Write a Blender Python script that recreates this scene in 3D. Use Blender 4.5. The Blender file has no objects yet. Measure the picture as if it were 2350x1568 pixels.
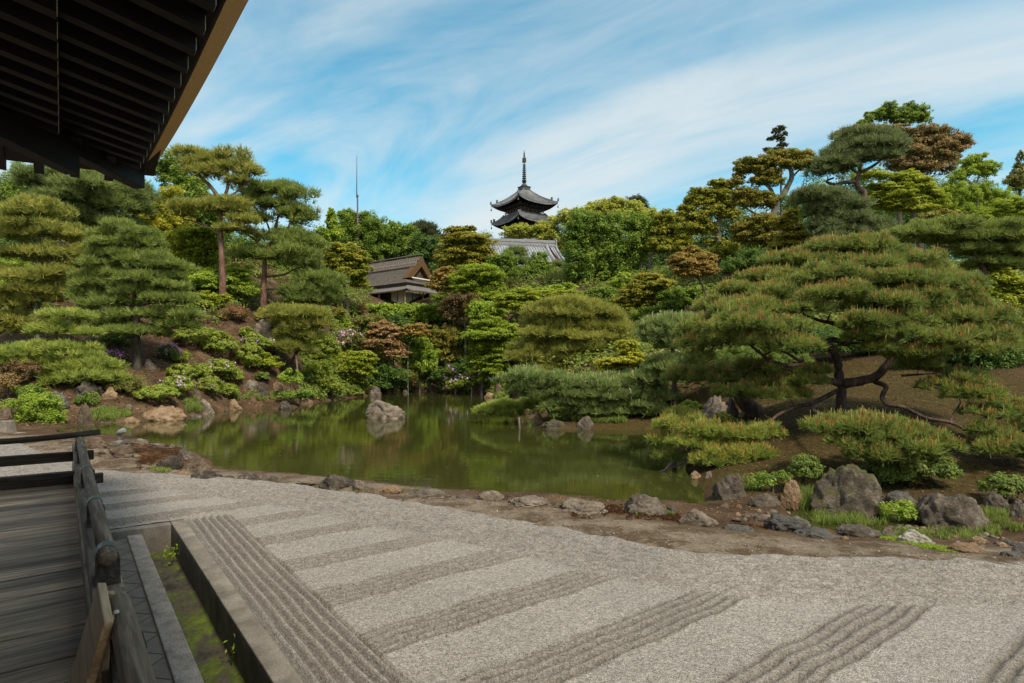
import bpy, bmesh, math, random
import numpy as np
from mathutils import Vector, noise

# ---------------------------------------------------------------- camera, world, sun, exposure
S = bpy.context.scene
COL = S.collection
F, CX, YH, HC = 1331.0, 1175.0, 840.0, 2.3      # focal length / horizon measured on the photo (2350 px wide), eye height
cam_d = bpy.data.cameras.new('camera')
cam = bpy.data.objects.new('camera', cam_d)
COL.objects.link(cam)
cam.location = (0, 0, HC)
cam.rotation_euler = (math.radians(90), 0, 0)
cam_d.sensor_width = 36.0
cam_d.lens = 36.0 * F / 2350.0
cam_d.shift_y = (YH - 784.0) / 2350.0
cam_d.clip_start = 0.05
cam_d.clip_end = 3000
S.camera = cam

SUN_EL, SUN_AZ = math.radians(52), math.radians(142)   # azimuth clockwise from +Y (light from behind, right)
wd = bpy.data.worlds.new('World')
S.world = wd
wd.use_nodes = True
N, L = wd.node_tree.nodes, wd.node_tree.links
N.clear()
def nd(nodes, t, **kw):
    n = nodes.new(t)
    for k, v in kw.items():
        setattr(n, k, v)
    return n
out = nd(N, 'ShaderNodeOutputWorld'); bg = nd(N, 'ShaderNodeBackground')
bg.inputs['Strength'].default_value = 0.092
sky = nd(N, 'ShaderNodeTexSky', sky_type='NISHITA')
sky.sun_disc = False
sky.sun_elevation = SUN_EL; sky.sun_rotation = SUN_AZ
sky.air_density = 1.0; sky.dust_density = 0.6; sky.ozone_density = 2.0
tc = nd(N, 'ShaderNodeTexCoord')
sep = nd(N, 'ShaderNodeSeparateXYZ'); L.new(tc.outputs['Generated'], sep.inputs[0])
def M(op, a, b=None, c=None, nodes=None, links=None):
    nodes = nodes or N; links = links or L
    m = nodes.new('ShaderNodeMath'); m.operation = op
    for i, v in enumerate((a, b, c)):
        if v is None: continue
        if isinstance(v, (int, float)): m.inputs[i].default_value = v
        else: links.new(v, m.inputs[i])
    return m.outputs[0]
zz = M('ADD', M('MAXIMUM', sep.outputs['Z'], 0.0), 0.16)
px_ = M('DIVIDE', sep.outputs['X'], zz); py_ = M('DIVIDE', sep.outputs['Y'], zz)
along = M('ADD', M('MULTIPLY', px_, -0.742), M('MULTIPLY', py_, 0.67))
across = M('ADD', M('MULTIPLY', px_, 0.67), M('MULTIPLY', py_, 0.742))
def cloud(sa, sc, off, scale, detail, dist, rough=0.55):
    cb = nd(N, 'ShaderNodeCombineXYZ')
    L.new(M('MULTIPLY', along, sa), cb.inputs[0]); L.new(M('MULTIPLY', across, sc), cb.inputs[1])
    cb.inputs[2].default_value = off
    nz = nd(N, 'ShaderNodeTexNoise'); nz.inputs['Scale'].default_value = scale
    nz.inputs['Detail'].default_value = detail; nz.inputs['Roughness'].default_value = rough
    nz.inputs['Distortion'].default_value = dist
    L.new(cb.outputs[0], nz.inputs['Vector'])
    return nz.outputs['Fac']
c1 = cloud(0.52, 1.0, 3.7, 0.66, 6, 1.7, 0.5)     # broad veils
c2 = cloud(0.5, 1.3, 9.1, 1.6, 8, 2.2, 0.6)     # fine streaks
csum = M('ADD', M('MULTIPLY', c1, 0.76), M('MULTIPLY', c2, 0.24))
low = M('MULTIPLY', M('POWER', M('SUBTRACT', 1.0, M('MAXIMUM', sep.outputs['Z'], 0.0)), 3.0), 0.10)
left = M('ADD', M('MULTIPLY', sep.outputs['X'], -0.085), M('MULTIPLY', M('MAXIMUM', M('MULTIPLY', sep.outputs['Y'], -1.0), 0.0), 0.6))  # more cloud to the left; unseen cloud behind the camera added to whiten fill light
left = M('ADD', left, M('MULTIPLY', M('MAXIMUM', M('SUBTRACT', sep.outputs['Z'], 0.5), 0.0), 1.0))  # unseen cloud overhead, added to take the blue out of the fill light
rmp = nd(N, 'ShaderNodeMapRange', interpolation_type='SMOOTHSTEP')
rmp.inputs['From Min'].default_value = 0.36; rmp.inputs['From Max'].default_value = 0.70
L.new(M('ADD', M('ADD', csum, low), left), rmp.inputs['Value'])
mx = nd(N, 'ShaderNodeMixRGB')
L.new(M('MULTIPLY', rmp.outputs[0], 0.93), mx.inputs['Fac'])
tint = nd(N, 'ShaderNodeMixRGB', blend_type='MULTIPLY')
tint.inputs['Fac'].default_value = 1.0
tint.inputs['Color2'].default_value = (0.50, 1.42, 1.30, 1)
L.new(sky.outputs[0], tint.inputs['Color1'])
L.new(tint.outputs[0], mx.inputs['Color1'])
mx.inputs['Color2'].default_value = (5.1, 5.5, 5.6, 1)
L.new(mx.outputs[0], bg.inputs['Color']); L.new(bg.outputs[0], out.inputs['Surface'])

sun_d = bpy.data.lights.new('sun', 'SUN')
sun_d.energy = 3.5
sun_d.angle = math.radians(9)
sun_d.color = (1.0, 0.90, 0.74)
sun = bpy.data.objects.new('sun', sun_d)
COL.objects.link(sun)
sv = Vector((math.sin(SUN_AZ) * math.cos(SUN_EL), math.cos(SUN_AZ) * math.cos(SUN_EL), math.sin(SUN_EL)))
sun.rotation_euler = sv.to_track_quat('Z', 'Y').to_euler()
S.view_settings.view_transform = 'Standard'
S.view_settings.look = 'None'
S.view_settings.exposure = 0.72
S.view_settings.gamma = 1.0
S.cycles.max_bounces = 6
S.cycles.diffuse_bounces = 3
S.cycles.transparent_max_bounces = 4
S.cycles.use_denoising = True
S.cycles.caustics_reflective = False
S.cycles.caustics_refractive = False

rng = np.random.default_rng(11)
random.seed(5)
UP = np.array((0., 0., 1.))

# ---------------------------------------------------------------- photo measurements -> world points
ZONE = {'D': (0, 0, 1), '3': (0, 330.5, 2.669), '4': (550.8, 330.5, 2.669), '5': (1083.2, 330.5, 2.669),
        '6': (1560.5, 220.3, 2.977), '7': (1468.7, 550.8, 2.135), '8': (183.6, 826.1, 2.4616),
        'L': (0, 780.2, 5.12), 'G': (1285.1, 1055.6, 2.207), 'R': (0, 954.6, 2.557), 'K': (367.2, 1055.6, 2.327),
        'M': (642.6, 642.6, 3.657), 'I': (1193.3, 826.1, 4.267), 'S': (2019.5, 917.9, 4.067)}
def zc(z, x, y):
    a, b, s = ZONE[z]
    return a + x / s, b + y / s
def P(px, py, Y):
    return np.array(((px - CX) / F * Y, Y, HC - (py - YH) / F * Y))
def G(px, py, z=0.0):
    return P(px, py, (HC - z) * F / (py - YH))
def unit(v):
    return v / (np.linalg.norm(v, axis=-1, keepdims=True) + 1e-9)

# ---------------------------------------------------------------- object helpers
def tag(o, label=None, cat=None, group=None, kind=None):
    if label: o['label'] = label
    if cat: o['category'] = cat
    if group: o['group'] = group
    if kind: o['kind'] = kind
    return o
def empty(name, loc, rz=0.0):
    o = bpy.data.objects.new(name, None)
    o.empty_display_size = 0.2
    o.location = tuple(loc); o.rotation_euler = (0, 0, rz)
    COL.objects.link(o)
    return o
def link_mesh(name, me, mats, parent=None, smooth=False):
    for m in mats: me.materials.append(m)
    if smooth:
        me.polygons.foreach_set('use_smooth', np.ones(len(me.polygons), dtype=bool))
    o = bpy.data.objects.new(name, me)
    COL.objects.link(o)
    if parent is not None: o.parent = parent
    return o
def np_mesh(name, v, loops, starts, mats, parent=None, smooth=False, midx=None, tint=None):
    me = bpy.data.meshes.new(name)
    me.vertices.add(len(v)); me.vertices.foreach_set('co', np.ascontiguousarray(v, dtype=np.float32).ravel())
    me.loops.add(len(loops)); me.loops.foreach_set('vertex_index', np.ascontiguousarray(loops, dtype=np.int32))
    me.polygons.add(len(starts)); me.polygons.foreach_set('loop_start', np.ascontiguousarray(starts, dtype=np.int32))
    if midx is not None: me.polygons.foreach_set('material_index', np.ascontiguousarray(midx, dtype=np.int32))
    me.update(calc_edges=True)
    if tint is not None:
        me.attributes.new('tint', 'FLOAT', 'FACE').data.foreach_set('value', np.ascontiguousarray(tint, dtype=np.float32))
    return link_mesh(name, me, mats, parent, smooth)
class MB:
    """collects boxes, tubes and sheets and links them as ONE mesh object"""
    def __init__(s): s.v = []; s.f = []; s.m = []
    def add(s, vs, fs, m=0):
        o = len(s.v); s.v += [tuple(map(float, p)) for p in vs]
        s.f += [tuple(i + o for i in f) for f in fs]; s.m += [m] * len(fs); return s
    def box(s, x0, x1, y0, y1, z0, z1, m=0):
        return s.add([(x, y, z) for z in (z0, z1) for y in (y0, y1) for x in (x0, x1)],
                     [(0, 2, 3, 1), (4, 5, 7, 6), (0, 1, 5, 4), (2, 6, 7, 3), (0, 4, 6, 2), (1, 3, 7, 5)], m)
    def hexa(s, b, t, m=0):      # 4 bottom + 4 top corners
        return s.add(list(b) + list(t), [(3, 2, 1, 0), (4, 5, 6, 7), (0, 1, 5, 4), (1, 2, 6, 5), (2, 3, 7, 6), (3, 0, 4, 7)], m)
    def tube(s, pts, rad, n=8, m=0, wob=0.0):
        pts = [np.array(p, float) for p in pts]
        if np.isscalar(rad): rad = [rad] * len(pts)
        ref = np.array((0.31, 0.2, 0.93)); vs = []; k = len(pts)
        a0 = None
        for i, p in enumerate(pts):
            t = unit(pts[min(i + 1, k - 1)] - pts[max(i - 1, 0)])
            if a0 is None:
                a = np.cross(t, ref)
                if np.linalg.norm(a) < .05: a = np.cross(t, np.array((1., 0, 0)))
            else: a = a0 - t * np.dot(a0, t)
            a = unit(a); a0 = a; b = np.cross(t, a)
            for j in range(n):
                th = 2 * math.pi * j / n
                r = rad[i] * (1 + (wob * math.sin(j * 2.7 + i * 1.9) if wob else 0))
                vs.append(p + r * (a * math.cos(th) + b * math.sin(th)))
        fs = [(i * n + j, i * n + (j + 1) % n, (i + 1) * n + (j + 1) % n, (i + 1) * n + j) for i in range(k - 1) for j in range(n)]
        fs += [tuple(range(n - 1, -1, -1)), tuple((k - 1) * n + j for j in range(n))]
        return s.add(vs, fs, m)
    def grid(s, g, m=0, flip=False):      # g: rows of points
        r, c = len(g), len(g[0])
        fs = [(i * c + j, i * c + j + 1, (i + 1) * c + j + 1, (i + 1) * c + j) for i in range(r - 1) for j in range(c - 1)]
        if flip: fs = [f[::-1] for f in fs]
        return s.add([p for row in g for p in row], fs, m)
    def lathe(s, prof, c=(0, 0), n=16, m=0):
        vs = [(c[0] + r * math.cos(2 * math.pi * j / n), c[1] + r * math.sin(2 * math.pi * j / n), z) for r, z in prof for j in range(n)]
        fs = [(i * n + j, i * n + (j + 1) % n, (i + 1) * n + (j + 1) % n, (i + 1) * n + j) for i in range(len(prof) - 1) for j in range(n)]
        return s.add(vs, fs, m)
    def build(s, name, mats, parent=None, smooth=False, bevel=0.0, off=None, normals=True):
        if not isinstance(mats, (list, tuple)): mats = [mats]
        me = bpy.data.meshes.new(name)
        vs = s.v if off is None else [tuple(np.array(p) - off) for p in s.v]
        me.from_pydata(vs, [], s.f)
        me.polygons.foreach_set('material_index', s.m)
        if normals:
            bm = bmesh.new(); bm.from_mesh(me); bmesh.ops.recalc_face_normals(bm, faces=bm.faces); bm.to_mesh(me); bm.free()
        me.update()
        o = link_mesh(name, me, mats, parent, smooth)
        if bevel:
            b = o.modifiers.new('bevel', 'BEVEL'); b.width = bevel; b.segments = 2; b.limit_method = 'ANGLE'
        return o
def catmull(pts, k=4):
    pts = [np.array(p, float) for p in pts]
    if len(pts) < 3: return pts
    o = []
    for i in range(len(pts) - 1):
        p0, p1, p2, p3 = pts[max(i - 1, 0)], pts[i], pts[i + 1], pts[min(i + 2, len(pts) - 1)]
        for j in range(k):
            t = j / k
            o.append(.5 * ((2 * p1) + (-p0 + p2) * t + (2 * p0 - 5 * p1 + 4 * p2 - p3) * t * t + (-p0 + 3 * p1 - 3 * p2 + p3) * t ** 3))
    return o + [pts[-1]]

# ---------------------------------------------------------------- materials
_mats = {}
def new_mat(name):
    m = bpy.data.materials.new(name); m.use_nodes = True
    nt = m.node_tree; nt.nodes.clear()
    o = nt.nodes.new('ShaderNodeOutputMaterial'); b = nt.nodes.new('ShaderNodeBsdfPrincipled')
    nt.links.new(b.outputs[0], o.inputs[0])
    return m, nt, b, o
def ramp(nt, fac, stops):
    r = nt.nodes.new('ShaderNodeValToRGB'); e = r.color_ramp.elements
    while len(e) < len(stops): e.new(0.5)
    for el, (p, c) in zip(e, stops):
        el.position = p; el.color = (*c, 1)
    nt.links.new(fac, r.inputs[0]); return r.outputs[0]
def tex(nt, vec, kind='Noise', scale=5., detail=6., rough=.6, stretch=(1, 1, 1), dist=0., rnd=False):
    mp = nt.nodes.new('ShaderNodeMapping'); mp.inputs['Scale'].default_value = stretch
    nt.links.new(vec, mp.inputs['Vector'])
    if rnd:
        oi = nt.nodes.new('ShaderNodeObjectInfo')
        mm = nt.nodes.new('ShaderNodeMath'); mm.operation = 'MULTIPLY'; mm.inputs[1].default_value = 57.
        nt.links.new(oi.outputs['Random'], mm.inputs[0]); nt.links.new(mm.outputs[0], mp.inputs['Location'])
    t = nt.nodes.new('ShaderNodeTex' + kind); t.inputs['Scale'].default_value = scale
    if kind == 'Noise':
        t.inputs['Detail'].default_value = detail; t.inputs['Roughness'].default_value = rough; t.inputs['Distortion'].default_value = dist
    nt.links.new(mp.outputs[0], t.inputs['Vector'])
    return t
def bump(nt, b, h, strength=.5, dist=.02):
    bp = nt.nodes.new('ShaderNodeBump'); bp.inputs['Strength'].default_value = strength; bp.inputs['Distance'].default_value = dist
    nt.links.new(h, bp.inputs['Height'])
    nt.links.new(bp.outputs[0], b.inputs['Normal'])
    return bp
def mixc(nt, fac, a, b, mode='MIX'):
    m = nt.nodes.new('ShaderNodeMixRGB'); m.blend_type = mode
    for i, v in (('Fac', fac), ('Color1', a), ('Color2', b)):
        if isinstance(v, (int, float)): m.inputs[i].default_value = v
        elif isinstance(v, tuple): m.inputs[i].default_value = (*v, 1)
        else: nt.links.new(v, m.inputs[i])
    return m.outputs[0]
def surf(name, stops, scale=5., stretch=(1, 1, 1), rough=.8, bumps=.4, bdist=.02, detail=8., fine=None, spec=.3, rnd=False, coord='Object', dist=0.):
    if name in _mats: return _mats[name]
    m, nt, b, o = new_mat(name)
    t = nt.nodes.new('ShaderNodeTexCoord').outputs[coord]
    n1 = tex(nt, t, 'Noise', scale, detail, .62, stretch, dist, rnd)
    c = ramp(nt, n1.outputs['Fac'], stops)
    h = n1.outputs['Fac']
    if fine:
        n2 = tex(nt, t, 'Noise', fine[0], 4., .7, stretch, 0, rnd)
        k = fine[1]
        c = mixc(nt, 1.0, c, ramp(nt, n2.outputs['Fac'], [(.3, (1 - k,) * 3), (.7, (1 + k * .4,) * 3)]), 'MULTIPLY')
        h = M('ADD', h, M('MULTIPLY', n2.outputs['Fac'], .35, nodes=nt.nodes, links=nt.links), nodes=nt.nodes, links=nt.links)
    nt.links.new(c, b.inputs['Base Color'])
    b.inputs['Roughness'].default_value = rough; b.inputs['Specular IOR Level'].default_value = spec
    if bumps: bump(nt, b, h, bumps, bdist)
    _mats[name] = m
    return m
def leaf_mat(name, c1, c2, trans=.38, rough=.5, spec=.25):
    """leaf colours run from c1 to c2 with a per-leaf random value; light shines partly through"""
    if name in _mats: return _mats[name]
    m, nt, b, o = new_mat(name)
    a = nt.nodes.new('ShaderNodeAttribute'); a.attribute_name = 'tint'
    c = mixc(nt, a.outputs['Fac'], c1, c2)
    nt.links.new(c, b.inputs['Base Color'])
    b.inputs['Roughness'].default_value = rough; b.inputs['Specular IOR Level'].default_value = spec
    tr = nt.nodes.new('ShaderNodeBsdfTranslucent')
    hs = nt.nodes.new('ShaderNodeHueSaturation'); hs.inputs['Hue'].default_value = .49; hs.inputs['Value'].default_value = 1.3
    nt.links.new(c, hs.inputs['Color']); nt.links.new(hs.outputs[0], tr.inputs['Color'])
    ms = nt.nodes.new('ShaderNodeMixShader'); ms.inputs[0].default_value = trans
    nt.links.new(b.outputs[0], ms.inputs[1]); nt.links.new(tr.outputs[0], ms.inputs[2]); nt.links.new(ms.outputs[0], o.inputs[0])
    _mats[name] = m
    return m

# ---------------------------------------------------------------- foliage generator
PAL = {
    'pine': ((0.108, 0.163, 0.041), (0.303, 0.350, 0.076)),
    'pinelt': ((0.168, 0.243, 0.051), (0.438, 0.471, 0.096)),
    'pinedk': ((0.092, 0.144, 0.048), (0.272, 0.319, 0.088)),
    'pinebl': ((0.120, 0.182, 0.057), (0.308, 0.382, 0.120)),
    'pineol': ((0.158, 0.199, 0.041), (0.433, 0.412, 0.088)),
    'pinegr': ((0.097, 0.131, 0.051), (0.228, 0.268, 0.097)),
    'green': ((0.075, 0.150, 0.028), (0.300, 0.400, 0.060)),
    'dgreen': ((0.045, 0.100, 0.024), (0.170, 0.260, 0.050)),
    'bgreen': ((0.14, 0.24, 0.028), (0.4, 0.5, 0.065)),
    'yellow': ((0.21, 0.24, 0.022), (0.5, 0.48, 0.055)),
    'camphor': ((0.200, 0.250, 0.035), (0.520, 0.520, 0.100)),
    'maple': ((0.14, 0.22, 0.02), (0.35, 0.42, 0.045)),
    'mapley': ((0.17, 0.23, 0.018), (0.42, 0.46, 0.05)),
    'mapleo': ((0.130, 0.200, 0.022), (0.440, 0.340, 0.050)),
    'orange': ((0.180, 0.210, 0.035), (0.480, 0.280, 0.090)),
    'salmon': ((0.200, 0.200, 0.050), (0.500, 0.280, 0.160)),
    'gold': ((0.120, 0.180, 0.020), (0.420, 0.380, 0.050)),
    'goldbr': ((0.100, 0.150, 0.020), (0.410, 0.320, 0.065)),
    'rust': ((0.120, 0.160, 0.040), (0.440, 0.270, 0.140)),
    'redbr': ((0.080, 0.100, 0.030), (0.300, 0.160, 0.090)),
    'red': ((0.130, 0.140, 0.040), (0.400, 0.190, 0.110)),
    'azalea': ((0.13, 0.2, 0.025), (0.36, 0.41, 0.06)),
    'azaldk': ((0.06, 0.12, 0.022), (0.22, 0.27, 0.05)),
    'olive': ((0.12, 0.14, 0.034), (0.31, 0.3, 0.075)),
    'conifer': ((0.046, 0.066, 0.031), (0.126, 0.133, 0.055)),
    'grass': ((0.113, 0.171, 0.036), (0.284, 0.340, 0.080)),
    'under': ((0.070, 0.120, 0.022), (0.250, 0.300, 0.050)),
}
FLOWER = {'purple': ((.35, .11, .42), (.55, .25, .60)), 'pink': ((.50, .30, .42), (.70, .50, .60)), 'lilac': ((.45, .28, .50), (.65, .46, .66)),
          'candle': ((.30, .115, .035), (.46, .215, .075)), 'green_candle': ((.20, .22, .05), (.38, .36, .11)), 'pale_candle': ((.32, .30, .14), (.52, .47, .24))}
def pal(k): return leaf_mat('leaf_' + k, *PAL[k])
def flo(k): return leaf_mat('bloom_' + k, *FLOWER[k], trans=.2)
def rdir(n, zmin=-1.0):
    z = rng.uniform(zmin, 1, n); a = rng.uniform(0, 2 * np.pi, n); r = np.sqrt(1 - z * z)
    return np.stack((r * np.cos(a), r * np.sin(a), z), 1)
class Leaves:
    def __init__(s): s.q = []; s.t = []; s.m = []
    def quads(s, c, nrm, size, asp, tint, mat=0, jit=.9, droop=0.0):
        n = len(c)
        if n == 0: return
        nrm = unit(nrm + rng.normal(0, jit * .5, (n, 3)))
        r = rng.normal(0, 1, (n, 3)); r[:, 2] -= droop
        a = unit(r - nrm * np.sum(r * nrm, 1, keepdims=True)); b = np.cross(nrm, a)
        sz = (size * rng.uniform(.7, 1.3, n))[:, None]
        l, w = a * sz * .5, b * sz * asp * .5
        fold = nrm * sz * .09
        s.q.append(np.stack((c - l, c - l * .1 + w + fold, c + l, c - l * .1 - w + fold), 1)); s.t.append(tint); s.m.append(np.full(n, mat))
    def blades(s, c, ax, length, width, per, spread, tint, mat=0, up=.0):
        n = len(c)
        if n == 0: return
        d = np.repeat(ax, per, 0) + rng.normal(0, spread, (n * per, 3)); d[:, 2] += up
        d = unit(d); cc = np.repeat(c, per, 0)
        w = unit(np.cross(d, rng.normal(0, 1, (n * per, 3)))) * (width * .5)
        ln = (length * rng.uniform(.7, 1.2, n * per))[:, None]
        s.q.append(np.stack((cc - w, cc + w, cc + w * .45 + d * ln, cc - w * .45 + d * ln), 1))
        s.t.append(np.clip(np.repeat(tint, per) + rng.normal(0, .12, n * per), 0, 1)); s.m.append(np.full(n * per, mat))
    def build(s, name, mats, parent, off):
        q = np.concatenate(s.q) - np.asarray(off); n = len(q)
        return np_mesh(name, q.reshape(-1, 3), np.arange(n * 4), np.arange(n) * 4, mats, parent, False, np.concatenate(s.m), np.concatenate(s.t))
LOD = 0.9
def crown(lv, kind, blobs, Y, dens=1.0, flower=None, ffrac=.08, leaf=None, col_up=False):
    """blobs: (centre, (rx, ry, rz)) in metres"""
    px = Y / 580.0 * LOD; lsc = rng.uniform(.85, 1.45)
    for C, R in blobs:
        R = np.array(R, float) * {'maple': (1.22, 1.15, 1.6), 'pine': (1.12, 1.12, 1.0), 'pinenear': (1.08, 1.1, 1.12)}.get(kind, (1.16, 1.12, 1.2)); C = np.array(C, float)
        if kind in ('pine', 'pinenear', 'maple'):      # no two boughs alike
            jr = {'pine': .28, 'pinenear': .22, 'maple': .2}[kind]
            R = R * rng.uniform(1 - jr, 1 + jr, 3); C = C + R * rng.uniform(-1, 1, 3) * (jr, jr, jr * 1.1)
        rm = float(np.cbrt(R[0] * R[1] * R[2]))
        if kind in ('broad', 'maple', 'shrub', 'tuft'):
            size = leaf or lsc * max({'broad': .13, 'maple': .085, 'shrub': .045, 'tuft': .08}[kind], px * {'broad': 2.3, 'maple': 2.0, 'shrub': 1.9, 'tuft': 2.2}[kind])
            if kind == 'broad': fs = (.28, .28, .24)
            elif kind == 'maple': fs = (.30, .30, .17)
            elif kind == 'tuft': fs = (.23, .23, .29)
            else: fs = (.20, .20, .18)
            sr = np.array(fs) * np.array((R[0] * .5 + rm * .5, R[1] * .5 + rm * .5, R[2] * .6 + rm * .4))
            ns = int(np.clip({'broad': 30, 'maple': 52, 'shrub': 62, 'tuft': 36}[kind] * (.8 + .25 * R[0] / max(R[2], .01)), 12, 120))
            u = rdir(ns, -.55 if kind != 'shrub' else -.25)
            rad = rng.uniform(.5, 1.04, ns) if kind != 'shrub' else rng.uniform(.76, .92, ns)
            if kind == 'maple': rad = rng.uniform(.25, 1.02, ns)
            cen = C + u * R * rad[:, None]
            front = np.where(u[:, 1] > .45, .45, 1.0)
            ctint = rng.uniform(0, 1, ns)
            area = sr[0] * sr[1] if kind == 'maple' else (sr[0] * sr[2] * 2.2 + sr[0] * sr[1])
            nl = (dens * area * 6.0 / (size * size * .5) * front * {'broad': .62, 'maple': .85, 'shrub': .5, 'tuft': .6}[kind]).astype(int) + 6
            idx = np.repeat(np.arange(ns), nl); n = len(idx)
            d = rdir(n, -.75 if kind in ('broad', 'tuft') else -.6)
            r = rng.uniform(.3, 1.0, n) ** .45 * rng.uniform(.8, 1.15, n) * np.where(rng.random(n) < .10, 1.4, 1.0)
            p = cen[idx] + d * sr * r[:, None]
            if kind == 'maple': nrm = d * .25 + UP * 1.0 + u[idx] * .25; jit = .85
            elif kind == 'shrub': nrm = d * .7 + u[idx] * .5 + UP * .35; jit = .9
            else: nrm = d * .6 + UP * .85; jit = .8
            t = np.clip(ctint[idx] * .45 + rng.uniform(0, .5, n) + .10 * d[:, 2], 0, 1)
            mt = np.zeros(n, int)
            lv.quads(p, nrm, size, {'broad': .52, 'maple': .62, 'shrub': .6, 'tuft': .42}[kind], t, 0, jit, .5 if kind == 'tuft' else 0)
            # loose inner leaves keep the middle of the crown from being see-through
            ni = int(dens * R[0] * R[2] * 4.0 / (size * size * .5) * .55)
            di = rdir(ni); pi = C + di * R * (rng.uniform(0.1, .72, ni)[:, None])
            lv.quads(pi, di, size * 1.25, .6, rng.uniform(0, .5, ni), 0, 1.5)
            if flower:
                k = max(3, int(ffrac * ns * 1.6)); uf = rdir(k, .0)
                uf[:, 1] = -np.abs(uf[:, 1]) * .8 + .1 * uf[:, 1]
                cl = rng.uniform(-1, 1, (6, 3)); uf = unit(uf + cl[rng.integers(0, 6, k)] * .55); uf[:, 2] = np.abs(uf[:, 2])
                pf = C + uf * R * 1.04
                pf = np.repeat(pf, 4, 0) + rng.normal(0, size * .5, (k * 4, 3))
                lv.quads(pf, np.repeat(uf, 4, 0), max(size * .8, .05), .9, rng.uniform(0, 1, k * 4), 1, 1.0)
        else:   # pine pads of needle tufts
            near = kind == 'pinenear'
            if not near: dens_ = dens * .82
            else: dens_ = dens * .95
            ln = max(.115, px * 6.4); wd_ = max(.006, px * .60)
            ns = int(np.clip(17 * R[0] / max(R[2], .01) * .8, 14, 46))
            a = rng.uniform(0, 2 * np.pi, ns); rr = np.sqrt(rng.uniform(0, 1, ns)) * 1.08
            hx, hy = rr * np.cos(a), rr * np.sin(a)
            hz = np.sqrt(np.maximum(0, 1 - rr ** 2)) * rng.uniform(.2, 1.05, ns) - rng.uniform(0, .5, ns)
            cen = C + np.stack((hx, hy, hz), 1) * R
            sr = np.array((.22 * R[0], .22 * R[1], .22 * R[2] + .05 * R[0])) * rng.uniform(.7, 1.35)
            ctint = rng.uniform(0, 1, ns)
            step = ln * (.54 if near else .46)
            nt_ = (dens_ * np.where(hy > .5, .55, 1.0) * np.pi * sr[0] * sr[1] * 1.5 / (step * step)).astype(int) + 4
            idx = np.repeat(np.arange(ns), nt_); n = len(idx)
            d = rdir(n, -.6)
            p = cen[idx] + d * sr * rng.uniform(.72, 1.05, n)[:, None]
            ax = unit(d * np.array((.8, .8, .5)) + UP * (1.3 if col_up else .75))
            t = np.clip(ctint[idx] * .5 + rng.uniform(0, .4, n) - .05 + .22 * np.clip(d[:, 2], 0, 1), 0, 1)
            lv.blades(p, ax, ln, wd_, 13 if near else 8, .55, t, 0, .10)
            if flower:
                m = rng.random(n) < ffrac * rng.uniform(.1, 1.5, ns)[idx]; m &= d[:, 2] > .05
                k = int(m.sum())
                up = unit(UP + d[m] * .25 + rng.normal(0, .12, (k, 3)))
                lv.blades(p[m] + up * ln * .25, up, ln * .85, max(.018, px * 1.1), 3, .05, rng.uniform(0, 1, k), 1)
                m2 = (rng.random(n) < ffrac * .35) & (d[:, 2] > .3); k2 = int(m2.sum())
                up2 = unit(UP + rng.normal(0, .08, (k2, 3)))
                lv.blades(p[m2] + up2 * ln * .3, up2, ln * 1.25, max(.010, px * .62), 2, .03, rng.uniform(0, 1, k2), 2)

# ---------------------------------------------------------------- the lie of the land
WZ = -0.35
def shore(pts): return [tuple(G(x, y, WZ)[:2]) for x, y in pts]
far_shore = [(120, 985), (216, 972), (326, 968), (435, 956), (488, 946), (569, 938), (667, 938), (708, 926), (793, 914), (840, 909), (882, 903),
             (950, 899), (1016, 898), (1080, 903), (1125, 908), (1168, 922), (1205, 945), (1236, 976), (1290, 985), (1345, 985), (1400, 987), (1450, 987), (1512, 985),
             (1545, 1010), (1575, 1060), (1612, 1098), (1632, 1130), (1638, 1168)]
near_shore = [(1630, 1178), (1560, 1172), (1500, 1166), (1400, 1164), (1270, 1152), (1130, 1146), (1040, 1142), (890, 1128), (800, 1116), (720, 1108),
              (640, 1101), (540, 1094), (490, 1084), (470, 1062), (430, 1042), (360, 1026), (300, 1012), (230, 1006), (120, 1003)]
POND = np.array(shore(far_shore + near_shore))
NEAR = np.array(shore(near_shore[::-1]))
def seg_dist(p, poly, closed=True):
    q = np.roll(poly, -1, 0) if closed else poly[1:]
    a = poly if closed else poly[:-1]
    best = np.full(len(p), 1e9)
    for (ax, ay), (bx, by) in zip(a, q):
        dx, dy = bx - ax, by - ay
        t = np.clip(((p[:, 0] - ax) * dx + (p[:, 1] - ay) * dy) / (dx * dx + dy * dy + 1e-9), 0, 1)
        best = np.minimum(best, np.hypot(p[:, 0] - ax - t * dx, p[:, 1] - ay - t * dy))
    return best
def inside(p, poly):
    r = np.zeros(len(p), bool); j = len(poly) - 1
    for i in range(len(poly)):
        xi, yi = poly[i]; xj, yj = poly[j]
        with np.errstate(divide='ignore', invalid='ignore'):
            c = ((yi > p[:, 1]) != (yj > p[:, 1])) & (p[:, 0] < (xj - xi) * (p[:, 1] - yi) / (yj - yi + 1e-12) + xi)
        r ^= c; j = i
    return r
gravel_edge = [(-700, 1000), (-300, 1003), (30, 1008), (75, 1026), (125, 1048), (215, 1075), (330, 1083), (480, 1091), (640, 1104), (850, 1130), (950, 1148),
               (1055, 1167), (1184, 1189), (1285, 1205), (1377, 1224), (1466, 1241), (1560, 1257), (1740, 1269), (2000, 1275), (2350, 1285), (2900, 1300)]
GEDGE = np.array([tuple(G(x, y, 0)[:2]) for x, y in gravel_edge])
GPOLY = np.vstack((GEDGE, [(14, 3), (14, -5), (-30, -5), (-40, 25)]))
u1 = np.array((163 - CX, F)); u1 /= np.linalg.norm(u1); n1 = np.array((u1[1], -u1[0]))   # along the kerb / away from the hall
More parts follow.
